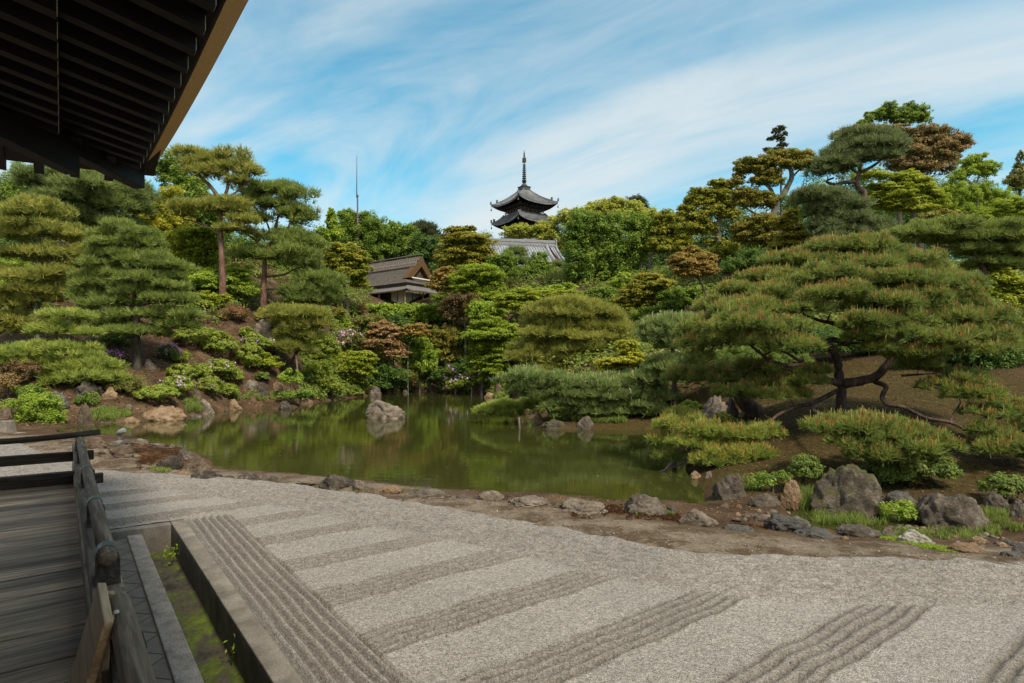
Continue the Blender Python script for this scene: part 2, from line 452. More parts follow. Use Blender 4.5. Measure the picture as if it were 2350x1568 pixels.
def SD(s, d, z=0.0): return np.array((u1[0] * s + n1[0] * d, u1[1] * s + n1[1] * d, z))
KERB_IN, KERB_OUT, S_END = 1.163, 1.347, 9.66
ctl = [(313, 845, 32), (84, 810, 34), (510, 715, 43), (610, 785, 41), (200, 850, 30.5), (430, 880, 33), (560, 865, 38), (20, 905, 27.5), (20, 800, 35), (650, 850, 41.5),
       (720, 820, 48), (800, 780, 56), (900, 700, 70), (950, 760, 64), (1000, 860, 61.5), (1100, 870, 55), (1060, 760, 64), (1180, 700, 62), (1200, 860, 38.5),
       (1300, 830, 36), (1400, 850, 32), (1500, 870, 28), (250, 700, 42), (120, 650, 45), (0, 600, 48), (400, 600, 50), (200, 550, 60), (600, 600, 70), (1000, 640, 85),
       (1250, 640, 85), (1500, 640, 65), (1640, 625, 50), (1750, 640, 46), (1900, 630, 44), (2000, 650, 40), (2200, 680, 35), (2400, 690, 33), (1600, 760, 38), (1750, 790, 30),
       (1930, 828, 24.5), (2050, 850, 22), (2200, 885, 19), (2340, 915, 17.5), (1930, 962, 15.5), (1715, 950, 19), (1800, 1000, 15.2), (1700, 1065, 13.4), (2100, 1080, 12.7), (2300, 1080, 12.6),
       (2000, 1150, 11.2), (2300, 1160, 10.6), (1750, 1165, 10.9), (2000, 1200, 9.75), (2200, 1195, 9.8), (2450, 1200, 9.4), (1800, 1205, 9.6), (2100, 1230, 8.95), (2330, 1240, 8.6), (2600, 1240, 8.5)]
K = [P(*c) for c in ctl]
K += [np.array((x, y, -.22)) for x, y in shore(far_shore)[1:-1]]
K += [np.array((a[0], a[1], -.16)) for a in NEAR]
K += [np.array((x, y, 0.0)) for x, y in GEDGE[1:]]
K += [np.array(p, float) for p in ((-45, 45, 4), (-60, 100, 12), (0, 130, 11), (70, 110, 14), (50, 45, 9), (30, 14, 2.), (14, 7.5, 0.), (-35, 20, .2), (-40, 28, .8), (-30, 24, .0), (-6, 4, 0), (4, 2, 0), (-12, 10, 0), (12, 3, 0), (-10, -4, 0), (10, -4, 0), (-20, 8, 0))]
K = np.array(K)
def tps_u(d2): return d2 * np.log(d2 + 1e-9) * .5
_n = len(K); _A = np.zeros((_n + 3, _n + 3))
_d2 = ((K[:, None, :2] - K[None, :, :2]) ** 2).sum(2) / 400.
_A[:_n, :_n] = tps_u(_d2) + np.eye(_n) * 2e-4
_A[:_n, _n] = 1; _A[:_n, _n + 1:] = K[:, :2] / 20; _A[_n, :_n] = 1; _A[_n + 1:, :_n] = K[:, :2].T / 20
_w = np.linalg.solve(_A, np.concatenate((K[:, 2], np.zeros(3))))
def vnoise(p, f, seed=0.0):
    x = p[:, 0] * f + seed; y = p[:, 1] * f + seed * 1.7
    return (np.sin(x * 1.3 + 1.7 * np.sin(y * .9)) + np.sin(y * 1.7 + 1.3 * np.sin(x * 1.1 + 2)) + np.sin((x + y) * 2.3 + 4)) / 3
def ground(p):
    p = np.atleast_2d(np.asarray(p, float))[:, :2]
    o = np.empty(len(p))
    for i in range(0, len(p), 20000):
        q = p[i:i + 20000]
        d2 = ((q[:, None] - K[None, :, :2]) ** 2).sum(2) / 400.
        o[i:i + 20000] = tps_u(d2) @ _w[:_n] + _w[_n] + q @ _w[_n + 1:] / 20
    ds = seg_dist(p, POND); ins = inside(p, POND); g = inside(p, GPOLY)
    o = np.clip(o, -.45, 16)
    o += np.where(p[:, 1] > 9, .10 * vnoise(p, .9, 3) + .05 * vnoise(p, 2.3, 9), .02 * vnoise(p, 3, 1)) * np.clip(ds / 2, 0, 1) * (~g)
    o = np.where(ins, WZ + .06 - np.minimum(.9, ds * .45), np.maximum(o, np.where(ds < 1.2, WZ + .06 + .12 * np.minimum(ds, 1.2), -.42)))
    o = np.where(g & ~ins, -.03, o)
    return o
def march(px, py, y0=5.0, y1=110.0):
    Y = np.arange(y0, y1, .08)
    pts = np.stack(((px - CX) / F * Y, Y, HC - (py - YH) / F * Y), 1)
    z = np.maximum(ground(pts), WZ)
    hit = np.nonzero(z >= pts[:, 2])[0]
    return pts[hit[0]] if len(hit) else pts[-1]

# ---------------------------------------------------------------- ground
def axis(bands):
    o = []
    for a, b, st in bands: o += list(np.arange(a, b, st))
    return np.array(o + [bands[-1][1]])
xs = axis([(-130, -34, 4), (-34, 22, .32), (22, 130, 4)])
ys = axis([(-12, 4, 1.0), (4, 66, .30), (66, 100, 1.5), (100, 260, 10)])
gx, gy = np.meshgrid(xs, ys)
gp = np.stack((gx.ravel(), gy.ravel()), 1)
gz = ground(gp)
far = np.clip((gp[:, 1] - 90) / 60, 0, 1); gz = gz * (1 - far) + 11 * far
r_, c_ = len(ys), len(xs)
ii = (np.arange(r_ - 1)[:, None] * c_ + np.arange(c_ - 1)[None]).ravel()
quad = np.stack((ii, ii + 1, ii + c_ + 1, ii + c_), 1)
cen = gp[quad].mean(1)
cs, cd = cen @ u1, cen @ n1
quad = quad[~((cd < KERB_OUT + .42) & (cs < S_END + .55) & (cs > -14))]
terr = np_mesh('ground', np.column_stack((gp, gz)), quad.ravel(), np.arange(len(quad)) * 4, [], None, True)
ng = seg_dist(gp, GEDGE, False); nsd = seg_dist(gp, NEAR, False)
sandv = np.clip(1.15 - ng / 1.7, 0, 1) * (gp[:, 1] < 24)
mound = np.exp(-(((gp[:, 0] - 8.5) / 7.5) ** 2 + ((gp[:, 1] - 18.5) / 6.5) ** 2))
mound = np.clip(mound * 1.6, 0, 1)
isl = np.clip(1 - seg_dist(gp, np.array([P(1250, 978, 26)[:2], P(1500, 975, 25)[:2]]), False) / 2.2, 0, 1)
penin = np.clip(1.1 - seg_dist(gp, np.array([G(330, 1040)[:2], G(440, 1048)[:2], G(420, 1070)[:2]]), False) / .8, 0, 1)
for k, v in (('sand', sandv), ('mossy', np.maximum(mound, isl)), ('redmoss', penin)):
    terr.data.attributes.new(k, 'FLOAT', 'POINT').data.foreach_set('value', v.astype(np.float32))
m, nt, b, o = new_mat('soil')
tcn = nt.nodes.new('ShaderNodeTexCoord').outputs['Object']
def att(nt, k):
    a = nt.nodes.new('ShaderNodeAttribute'); a.attribute_name = k; return a.outputs['Fac']
na = tex(nt, tcn, 'Noise', 1.1, 8, .65); nb = tex(nt, tcn, 'Noise', 9, 6, .7); nc = tex(nt, tcn, 'Noise', 42, 4, .7)
mm = lambda op, a, b=None: M(op, a, b, nodes=nt.nodes, links=nt.links)
soil = ramp(nt, na.outputs['Fac'], [(.3, (0.036, 0.023, 0.014)), (.5, (0.076, 0.049, 0.029)), (.7, (0.144, 0.097, 0.059))])
lit = ramp(nt, nc.outputs['Fac'], [(.42, (.62, .58, .55)), (.55, (1, 1, 1)), (.68, (1.9, 1.7, 1.5))])
soil = mixc(nt, 1.0, soil, lit, 'MULTIPLY')
moss = ramp(nt, nb.outputs['Fac'], [(.3, (0.026, 0.018, 0.009)), (.5, (0.056, 0.040, 0.014)), (.72, (0.076, 0.065, 0.016))])
moss = mixc(nt, .8, moss, lit, 'MULTIPLY')
sandc = ramp(nt, nb.outputs['Fac'], [(.3, (0.099, 0.077, 0.057)), (.55, (0.209, 0.174, 0.132)), (.75, (0.308, 0.266, 0.211))])
litter = ramp(nt, mm('ADD', mm('MULTIPLY', na.outputs['Fac'], .6), mm('MULTIPLY', nb.outputs['Fac'], .4)), [(.47, (0, 0, 0)), (.54, (1, 1, 1))])
sandc = mixc(nt, litter, sandc, (.085, .060, .038))
sandc = mixc(nt, .75, sandc, lit, 'MULTIPLY')
rm = ramp(nt, nb.outputs['Fac'], [(.3, (.045, .020, .010)), (.6, (.115, .058, .022)), (.8, (.13, .10, .03))])
def sharpen(k, lo=.25, hi=.55):
    v = mm('ADD', att(nt, k), mm('MULTIPLY', mm('SUBTRACT', na.outputs['Fac'], .5), .9))
    r = nt.nodes.new('ShaderNodeMapRange'); r.interpolation_type = 'SMOOTHSTEP'
    r.inputs[1].default_value = lo; r.inputs[2].default_value = hi
    nt.links.new(v, r.inputs[0]); return r.outputs[0]
c = mixc(nt, sharpen('mossy'), soil, moss)
c = mixc(nt, sharpen('sand'), c, sandc)
c = mixc(nt, sharpen('redmoss', .3, .5), c, rm)
nt.links.new(c, b.inputs['Base Color']); b.inputs['Roughness'].default_value = .95; b.inputs['Specular IOR Level'].default_value = .1
bump(nt, b, mm('ADD', nb.outputs['Fac'], mm('MULTIPLY', nc.outputs['Fac'], .5)), .8, .05)
terr.data.materials.append(m); tag(terr, kind='structure')

# pond water: one calm sheet, murky green body, faint wind ripples
m, nt, b, o = new_mat('pond_water')
tcn = nt.nodes.new('ShaderNodeTexCoord').outputs['Object']
w1 = tex(nt, tcn, 'Noise', 1.6, 3, .5, (1, 2.6, 1)); w2 = tex(nt, tcn, 'Noise', 6.0, 3, .55, (1, 2.2, 1)); w3 = tex(nt, tcn, 'Noise', .16, 2, .5)
patch = ramp(nt, w3.outputs['Fac'], [(.42, (.12, .12, .12)), (.62, (1, 1, 1))])
h = M('ADD', M('MULTIPLY', w1.outputs['Fac'], .6, nodes=nt.nodes, links=nt.links), M('MULTIPLY', M('MULTIPLY', w2.outputs['Fac'], patch, nodes=nt.nodes, links=nt.links), .34, nodes=nt.nodes, links=nt.links), nodes=nt.nodes, links=nt.links)
bump(nt, b, h, .13, .03)
b.inputs['Base Color'].default_value = (.030, .033, .008, 1); b.inputs['Roughness'].default_value = .02
b.inputs['IOR'].default_value = 1.36; b.inputs['Specular IOR Level'].default_value = .5
mw = m
wx = np.vstack((POND.min(0) - 1.2, POND.max(0) + 1.2))
q = MB().grid([[(x, y, WZ) for x in np.linspace(wx[0, 0], wx[1, 0], 12)] for y in np.linspace(wx[0, 1], wx[1, 1], 12)])
tag(q.build('water', mw), kind='structure')

# raked gravel: real furrows
sa = np.arange(-3, 24, .021)
da = np.concatenate((np.arange(-13, KERB_OUT, .06), np.arange(KERB_OUT, 2.02, .0165), np.arange(2.02, 16, .036)))
sg, dg = np.meshgrid(sa, da, indexing='ij')
fp = np.stack((sg.ravel() * u1[0] + dg.ravel() * n1[0], sg.ravel() * u1[1] + dg.ravel() * n1[1]), 1)
sf, df = sg.ravel(), dg.ravel()
de = seg_dist(fp, GEDGE, False)
wob = .025 * vnoise(fp, 2.1, 5) + .012 * vnoise(fp, 7, 2)
def furrow(x, per): return (np.cos(2 * np.pi * x / per))
kerbz = (df < 1.95) & (sf < S_END + .1)
ph = (sf + wob * 1.2 + 1.6 * .0 - 4.5 + .575) / 1.15
band = np.abs((ph - np.floor(ph)) - .5) * 1.15
bm_ = np.clip((.27 - band) / .05, 0, 1)
shore_m = np.clip((1.55 + .1 * vnoise(fp, .8, 4) - de) / .12, 0, 1)
stripes = bm_ * (1.15 * np.abs(np.sin(np.pi * (sf + wob) / .105)) ** .7 - .75) * .044
shore_f = (np.abs(np.sin(np.pi * (de + wob * 1.5) / .118)) - .6) * .036
hz = shore_m * shore_f + (1 - shore_m) * stripes
dk = df - KERB_OUT
hz = np.where(kerbz, -.030 * furrow(dk + wob * .5, .1) * np.clip(dk / .03, 0, 1) + np.where(df > 1.90, -.012, 0), hz)
hz += .006 * vnoise(fp, 3.1, 8) + .003 * vnoise(fp, 11, 3) + .0025 * rng.normal(0, 1, len(fp)) * (fp[:, 1] < 9)
de = de - .02 - .11 * vnoise(fp, 4.3, 6) - .06 * vnoise(fp, 13, 1)
hz *= np.clip(de / .25, 0, 1)
hz += .016 - .045 * np.clip(1 - de / .18, 0, 1)
ok = inside(fp, GPOLY) & ~inside(fp, POND) & ~((df < KERB_OUT - .03) & (sf < S_END + .19)) & (fp[:, 1] > 1.2) & (np.abs(fp[:, 0]) < fp[:, 1] * .98 + 1.2)
nS, nD = len(sa), len(da)
ii = (np.arange(nS - 1)[:, None] * nD + np.arange(nD - 1)[None]).ravel()
qd = np.stack((ii, ii + 1, ii + nD + 1, ii + nD), 1)
qd = qd[ok[qd].all(1)][:, ::-1]
used = np.unique(qd); remap = np.zeros(len(fp), int); remap[used] = np.arange(len(used))
gv = np_mesh('gravel', np.column_stack((fp, hz))[used], remap[qd].ravel(), np.arange(len(qd)) * 4, [], None, True)
m, nt, b, o = new_mat('white_gravel')
tcn = nt.nodes.new('ShaderNodeTexCoord').outputs['Object']
v1 = tex(nt, tcn, 'Voronoi', 88); v2 = tex(nt, tcn, 'Voronoi', 170); n2 = tex(nt, tcn, 'Noise', .55, 5, .6); n3 = tex(nt, tcn, 'Noise', 24, 5, .75)
sepc = nt.nodes.new('ShaderNodeSeparateColor'); nt.links.new(v1.outputs['Color'], sepc.inputs[0])
peb = ramp(nt, sepc.outputs[0], [(0, (0.079, 0.072, 0.062)), (.22, (0.175, 0.158, 0.139)), (.6, (0.287, 0.265, 0.241)), (1, (0.425, 0.402, 0.373))])
sp2 = nt.nodes.new('ShaderNodeSeparateColor'); nt.links.new(v2.outputs['Color'], sp2.inputs[0])
peb = mixc(nt, .35, peb, ramp(nt, sp2.outputs[1], [(0, (0.132, 0.118, 0.105)), (.5, (0.259, 0.235, 0.211)), (1, (0.376, 0.353, 0.328))]))
peb = mixc(nt, 1.0, peb, ramp(nt, n3.outputs['Fac'], [(.3, (.74, .73, .72)), (.5, (1, 1, 1)), (.7, (1.16, 1.15, 1.14))]), 'MULTIPLY')
peb = mixc(nt, .9, peb, ramp(nt, n2.outputs['Fac'], [(.3, (.88, .87, .86)), (.7, (1.08, 1.07, 1.06))]), 'MULTIPLY')
nt.links.new(peb, b.inputs['Base Color']); b.inputs['Roughness'].default_value = .9; b.inputs['Specular IOR Level'].default_value = .15
bump(nt, b, mm('ADD', mm('MULTIPLY', v1.outputs['Distance'], -1.0), mm('MULTIPLY', n3.outputs['Fac'], .6)), .9, .012)
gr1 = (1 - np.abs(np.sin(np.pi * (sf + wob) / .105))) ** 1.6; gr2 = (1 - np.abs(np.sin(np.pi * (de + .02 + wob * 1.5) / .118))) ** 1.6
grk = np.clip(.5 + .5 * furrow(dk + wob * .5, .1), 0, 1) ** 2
furrow_shade = np.clip(np.where(kerbz, .15 + .7 * grk, np.maximum(bm_ * (1 - shore_m) * (.56 + .7 * gr1), shore_m * (.16 + .6 * gr2))), 0, 1)
gv.data.attributes.new('raked', 'FLOAT', 'POINT').data.foreach_set('value', furrow_shade[used].astype(np.float32))
ra = nt.nodes.new('ShaderNodeAttribute'); ra.attribute_name = 'raked'      # furrow shade put into the colour: raked bands and grooves painted darker
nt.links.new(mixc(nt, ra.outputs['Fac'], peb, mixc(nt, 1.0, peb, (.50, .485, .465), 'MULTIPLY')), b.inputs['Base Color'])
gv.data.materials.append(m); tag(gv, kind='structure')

# ---------------------------------------------------------------- stone edging and drain beside the hall (kerb frame: x = s, y = -d)
ROT = math.atan2(u1[1], u1[0])
stone = surf('kerb_stone', [(.25, (.095, .080, .064)), (.5, (.19, .165, .135)), (.75, (.30, .265, .22))], 3.2, (1, 1, 1), .85, .55, .012, fine=(60, .45))
stone_lt = surf('kerb_stone_pale', [(.25, (.14, .118, .10)), (.5, (.28, .245, .21)), (.78, (.42, .38, .33))], 6, (1, 1, 1), .85, .5, .01, fine=(70, .5))
pave = surf('paving_stone', [(.3, (.135, .115, .092)), (.7, (.22, .19, .155))], 4, (1, 1, 1), .85, .35, .01, fine=(80, .3))
def stone_run(name, x0, x1, y0, y1, z0, z1, lens, mats, label, cat, along='x'):
    root = empty(name, (0, 0, 0), ROT); tag(root, label, cat)
    a = x0 if along == 'x' else y0; end = x1 if along == 'x' else y1; i = 0
    while a < end - .02:
        e = min(end, a + lens * random.uniform(.85, 1.15)); dz = random.uniform(-.003, .003)
        if end - e < .35: e = end
        mb = MB()
        if along == 'x': mb.box(a + .003, e - .003, y0 + random.uniform(0, .004), y1, z0, z1 + dz)
        else: mb.box(x0, x1, a + .003, e - .003, z0, z1 + dz)
        mb.build('kerb_block', mats, root, bevel=.009)
        a = e; i += 1
    return root
stone_run('stone_kerb', -3, S_END + .186, -KERB_OUT, -KERB_IN, -.5, .018, 1.55, stone, 'long grey stone kerb holding back the raked white gravel along the mossy drain', 'kerb')
stone_run('stone_kerb', S_END, S_END + .186, -KERB_IN + .003, 2.2, -.5, .012, 1.3, stone, 'short stone kerb closing the far end of the drain', 'kerb', 'y')
stone_run('stone_edging', -3, 9.36, -.770, -.600, -.5, .012, 2.3, stone_lt, 'pale rough stone edging strip between the paving and the mossy drain', 'kerb')
pr = MB(); pr.box(-3, 9.30, -.597, 2.0, -.5, -.012)
pv = pr.build('pavement', pave); pv.rotation_euler[2] = ROT; tag(pv, kind='structure')
jm = MB()
for i in range(26):
    a = -2.6 + i * .47
    for (xa, ya, xb, yb) in ((a, -.59, a + .42, -.2), (a + .42, -.59, a, -.2)):
        dx, dy = xb - xa, yb - ya; l = math.hypot(dx, dy); ox, oy = -dy / l * .004, dx / l * .004
        jm.add([(xa - ox, ya - oy, -.009), (xb - ox, yb - oy, -.009), (xb + ox, yb + oy, -.009), (xa + ox, ya + oy, -.009)], [(0, 1, 2, 3)])
jo = jm.build('pavement_joints', surf('joint', [(.3, (.035, .03, .026)), (.7, (.07, .06, .05))], 20)); jo.rotation_euler[2] = ROT; tag(jo, kind='structure')
m, nt, b, o = new_mat('drain_moss')
tcn = nt.nodes.new('ShaderNodeTexCoord').outputs['Object']
na = tex(nt, tcn, 'Noise', 2.1, 8, .65, (1, 1.5, 1), .6); nb = tex(nt, tcn, 'Noise', 26, 6, .7)
nt.links.new(mixc(nt, .8, ramp(nt, na.outputs['Fac'], [(.36, (.030, .024, .016)), (.47, (.085, .072, .048)), (.52, (.075, .095, .014)), (.66, (.15, .20, .015))]),
                  ramp(nt, nb.outputs['Fac'], [(.3, (.5, .5, .5)), (.7, (1.3, 1.3, 1.3))]), 'MULTIPLY'), b.inputs['Base Color'])
b.inputs['Roughness'].default_value = .9; bump(nt, b, nb.outputs['Fac'], .8, .03)
dr = MB().grid([[(s, -d, -.375 + .012 * math.sin(s * 3 + d * 9) + (.02 if d < .8 or d > 1.12 else 0)) for d in np.linspace(.76, 1.175, 6)] for s in np.arange(-3, 9.9, .12)])
do = dr.build('drain_bed', m, smooth=True); do.rotation_euler[2] = ROT; tag(do, kind='structure')

# ---------------------------------------------------------------- the hall whose veranda and eave frame the view (x = s, y = -d)
uv_ = np.array((142 - CX, F)); uv_ /= np.linalg.norm(uv_)
RV = math.atan2(uv_[1], uv_[0])
def VV(s, d, z): return np.array((uv_[0] * s + uv_[1] * d, uv_[1] * s - uv_[0] * d, z))
hall = empty('temple_hall', (0, 0, 0), RV)
tag(hall, 'dark timber temple hall showing its deep raftered eave and grey plank veranda at the left', 'temple')
def wood(name, a, b_, c_, axis_x=True, rough=.6, scale=2.2, strong=.5, spec=.35):
    st = (1, 16, 16) if axis_x else (16, 1, 16)
    return surf(name, [(.28, a), (.5, b_), (.74, c_)], scale, st, rough, strong, .006, 9, fine=(3.2, .4), spec=spec, rnd=True, dist=.4)
plankm = wood('weathered_plank', (0.178, 0.124, 0.087), (0.390, 0.298, 0.216), (0.715, 0.571, 0.432), False, .6, 1.5, .4, .2)
_m = plankm; _nt = _m.node_tree; _b = [n for n in _nt.nodes if n.type == 'BSDF_PRINCIPLED'][0]
_t = _nt.nodes.new('ShaderNodeTexCoord').outputs['Object']
_pl = tex(_nt, _t, 'Noise', 1.0, 0., .5, (2.7, .02, .02)); _gr = tex(_nt, _t, 'Noise', 1.0, 9., .72, (46, 1.1, 1), .5); _st = tex(_nt, _t, 'Noise', 1.0, 5., .6, (3.4, .7, 1))
_src = _b.inputs['Base Color'].links[0].from_socket
_c = mixc(_nt, 1., _src, ramp(_nt, _pl.outputs['Fac'], [(.36, (.62, .60, .58)), (.5, (1., .97, .93)), (.64, (1.45, 1.40, 1.32))]), 'MULTIPLY')
_c = mixc(_nt, 1., _c, ramp(_nt, _gr.outputs['Fac'], [(.34, (.50, .46, .43)), (.5, (1, 1, 1)), (.68, (1.5, 1.45, 1.4))]), 'MULTIPLY')
_c = mixc(_nt, 1., _c, ramp(_nt, _st.outputs['Fac'], [(.38, (.60, .58, .56)), (.56, (1.1, 1.1, 1.1))]), 'MULTIPLY')
_nt.links.new(_c, _b.inputs['Base Color'])
railm = wood('rail_wood', (0.076, 0.052, 0.035), (0.189, 0.139, 0.100), (0.379, 0.293, 0.222), True, .7, 2.0, .6, .15)
beamm = wood('beam_wood', (.024, .017, .012), (.060, .045, .034), (.13, .105, .082), True, .75, 2.0, .5, .15)
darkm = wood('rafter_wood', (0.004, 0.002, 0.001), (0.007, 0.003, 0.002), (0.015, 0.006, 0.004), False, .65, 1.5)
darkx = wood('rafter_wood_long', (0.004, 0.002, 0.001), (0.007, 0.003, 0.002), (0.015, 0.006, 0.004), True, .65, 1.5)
barkm = surf('cypress_bark_edge', [(.3, (.42, .205, .055)), (.5, (.58, .295, .085)), (.7, (.70, .38, .125))], 3.0, (30, 1.5, 60), .75, .6, .01, 8, fine=(6, .25))
tipm = surf('pale_rafter_tip', [(.3, (.40, .38, .27)), (.7, (.58, .55, .42))], 6)
FZ = .8
# deck
deck = MB(); s = -2.2; i = 0
while s < 9.45:
    w = random.uniform(.34, .46); dz = random.uniform(-.003, .003)
    deck.box(s + .004, s + w - .004, -.33 - random.uniform(0, .012), 4.4, FZ - .05 + dz, FZ + dz); s += w
deck_end = s
dk_ = deck.build('veranda_deck', plankm, hall, bevel=.004)
mb = MB(); mb.box(-2.4, deck_end + .5, -.28, -.20, FZ - .30, FZ - .056)
mb.build('deck_edge_beam', beamm, hall, bevel=.006)
for q in np.arange(-1.5, 10, 1.9):
    mb = MB(); mb.box(q, q + .16, -.19, -.03, -.02, FZ - .056); mb.build('deck_post', beamm, hall, bevel=.006)
mb = MB(); mb.box(deck_end, deck_end + .30, -.113, 4.4, FZ - .055, FZ + .004)
mb.build('border_plank', beamm, hall, bevel=.006)
# railing
rail = empty('railing', (0, 0, 0)); rail.parent = hall
base = MB(); base.box(-1.5, deck_end + .62, -.255, -.115, FZ + .006, FZ + .125)
base.build('base_rail', railm, rail, bevel=.012)
mid = MB(); mid.box(3.28, deck_end + .40, -.232, -.112, FZ + .325, FZ + .405)
mid.build('middle_rail', railm, rail, bevel=.008)
RZ = 1.35
def pole(x0, x1, y, z, r, lift=0.0, k=14):
    return MB().tube([(x0 + (x1 - x0) * t, y, z + lift * max(0, (t - .86) / .14) ** 2) for t in np.linspace(0, 1, k)], r, 14)
pole(3.50, 9.95, -.18, RZ, .040).build('handrail', railm, rail, smooth=True)
pole(-1.5, 2.79, -.18, RZ, .043).build('handrail', railm, rail, smooth=True)
m2 = MB(); m2.box(-1.5, 2.62, -.232, -.112, FZ + .325, FZ + .405); m2.build('middle_rail', railm, rail, bevel=.008)
copper = surf('copper_band', [(.3, (.030, .045, .040)), (.7, (.085, .12, .105))], 9, (1, 1, 1), .5, .3, .004, spec=.5)
for x in (3.62, 4.95, 6.55, 8.2, 9.35):
    MB().tube([(x - .045, -.18, RZ), (x + .045, -.18, RZ)], .0445, 14).build('metal_band', copper, rail, smooth=False)
def post(x, y0=-.235, y1=-.135):
    w = MB()      # flared saddle block: narrow neck under the pole, spread foot on the base rail
    w.box(x - .055, x + .055, y0 + .03, y1 - .03, FZ + .126, FZ + .324)
    pr_ = [(.10, FZ + .406), (.095, FZ + .43), (.055, FZ + .48), (.065, RZ - .028)]
    for (h0, z0), (h1, z1) in zip(pr_[:-1], pr_[1:]):
        w.hexa([(x - h0, y0, z0), (x + h0, y0, z0), (x + h0, y1, z0), (x - h0, y1, z0)], [(x - h1, y0, z1), (x + h1, y0, z1), (x + h1, y1, z1), (x - h1, y1, z1)])
    return w.build('post', beamm, rail)
for x in (3.62, 4.95, 6.55, 8.2, 9.35, 2.45): post(x)
# crossing rails at the far end (run along y)
xe = 9.35
beamy = wood('beam_wood_cross', (.028, .019, .013), (.064, .047, .035), (.13, .103, .08), False, .75, 2.0, .5, .15)
MB().tube([(xe + .02, 4.2 - t * 4.60, RZ + .03 + .05 * max(0, (t - .80) / .2) ** 1.6) for t in np.linspace(0, 1, 16)], .038, 12).build('handrail', beamy, rail, smooth=True)
w = MB(); w.box(xe - .05, xe + .05, -.33, 4.2, FZ + .28, FZ + .40); w.build('middle_rail', beamy, rail, bevel=.008)
w = MB(); w.box(xe - .08, xe + .08, -.34, 4.2, FZ + .006, FZ + .146); w.build('base_rail', beamy, rail, bevel=.01)
w = MB(); w.box(xe - .05, xe + .05, .98, 1.10, FZ + .147, RZ - .01); w.build('post', beamy, rail, bevel=.008)
w = MB(); w.box(xe - .05, xe + .05, 2.9, 3.02, FZ + .147, RZ - .01); w.build('post', beamy, rail, bevel=.008)
# little beam ends sticking out below the deck
for x in (2.05, 1.05, 9.75):
    w = MB(); w.box(x - .06, x + .06, -.45, -.345, FZ - .10, FZ + .03); w.build('beam_end', beamm, hall, bevel=.01)

# eave: two rows of rafters, boards, cypress-bark edge, hip rafter
def ez(s):  # rise of the eave line towards the corner
    return .22 * max(0.0, (s - 3.5) / 6.0) ** 2.2
SC = 9.35
def rz(d, s): return 4.72 - .20 * (d - .85) + ez(s) * (1 if d > -1 else max(0, 1 + (d + 1) / 3))
rows = [x for x in np.arange(-2.2, SC - .1, .365)]
for x in rows:
    dmin = max(-6.0, -(SC - x) * 1.0 + .9)
    w = MB(); e = .82          # flying rafter
    w.hexa([(x - .05, -e, rz(e, x)), (x + .05, -e, rz(e, x)), (x + .05, .95, rz(-.95, x)), (x - .05, .95, rz(-.95, x))],
           [(x - .05, -e, rz(e, x) + .12), (x + .05, -e, rz(e, x) + .12), (x + .05, .95, rz(-.95, x) + .12), (x - .05, .95, rz(-.95, x) + .12)])
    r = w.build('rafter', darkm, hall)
    w = MB(); w.box(x - .044, x + .044, -e - .006, -e - .001, rz(e, x) + .01, rz(e, x) + .112); w.build('rafter_tip', tipm, r)
    if dmin < -.2:
        w = MB(); e = -.03; q = dmin
        z0, z1 = rz(e, x) - .19, rz(q, x) - .19 + .02
        w.hexa([(x - .055, -e, z0), (x + .055, -e, z0), (x + .055, -q, z1), (x - .055, -q, z1)],
               [(x - .055, -e, z0 + .15), (x + .055, -e, z0 + .15), (x + .055, -q, z1 + .15), (x - .055, -q, z1 + .15)])
        r = w.build('rafter', darkm, hall)
        w = MB(); w.box(x - .05, x + .05, -e - .006, -e - .001, z0 + .02, z0 + .10); w.build('rafter_tip', tipm, r)
ss = np.linspace(-3, SC + .8, 42)
def strip(d0, z0, d1, z1): return [[(s, -d0, rz(d0, s) + z0), (s, -d1, rz(d1, s) + z1)] for s in ss]
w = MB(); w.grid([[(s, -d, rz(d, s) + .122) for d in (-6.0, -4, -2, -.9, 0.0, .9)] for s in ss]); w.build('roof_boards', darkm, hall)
# a long batten over the base rafter tips and one over the flying rafter tips
for d0, d1, z0, z1 in ((-.10, -.02, -.04, .0), (.74, .88, .122, .165)):
    w = MB()
    for a, b_ in zip(ss[:-1], ss[1:]):
        w.hexa([(a, -d0, rz(d0, a) + z0), (b_, -d0, rz(d0, b_) + z0), (b_, -d1, rz(d1, b_) + z0), (a, -d1, rz(d1, a) + z0)],
               [(a, -d0, rz(d0, a) + z1), (b_, -d0, rz(d0, b_) + z1), (b_, -d1, rz(d1, b_) + z1), (a, -d1, rz(d1, a) + z1)])
    w.build('eave_batten', darkx, hall)
w = MB(); prof = [(.885, .135), (1.12, .36), (1.05, .46), (-6.0, 2.4)]
w.grid([[(s, -d, rz(min(d, .9), s) + z) for d, z in prof] for s in ss])
e0 = len(w.v) - len(prof)
w.add([w.v[e0 + i] for i in range(len(prof))], [tuple(range(len(prof)))])
w.build('bark_eave', barkm, hall)
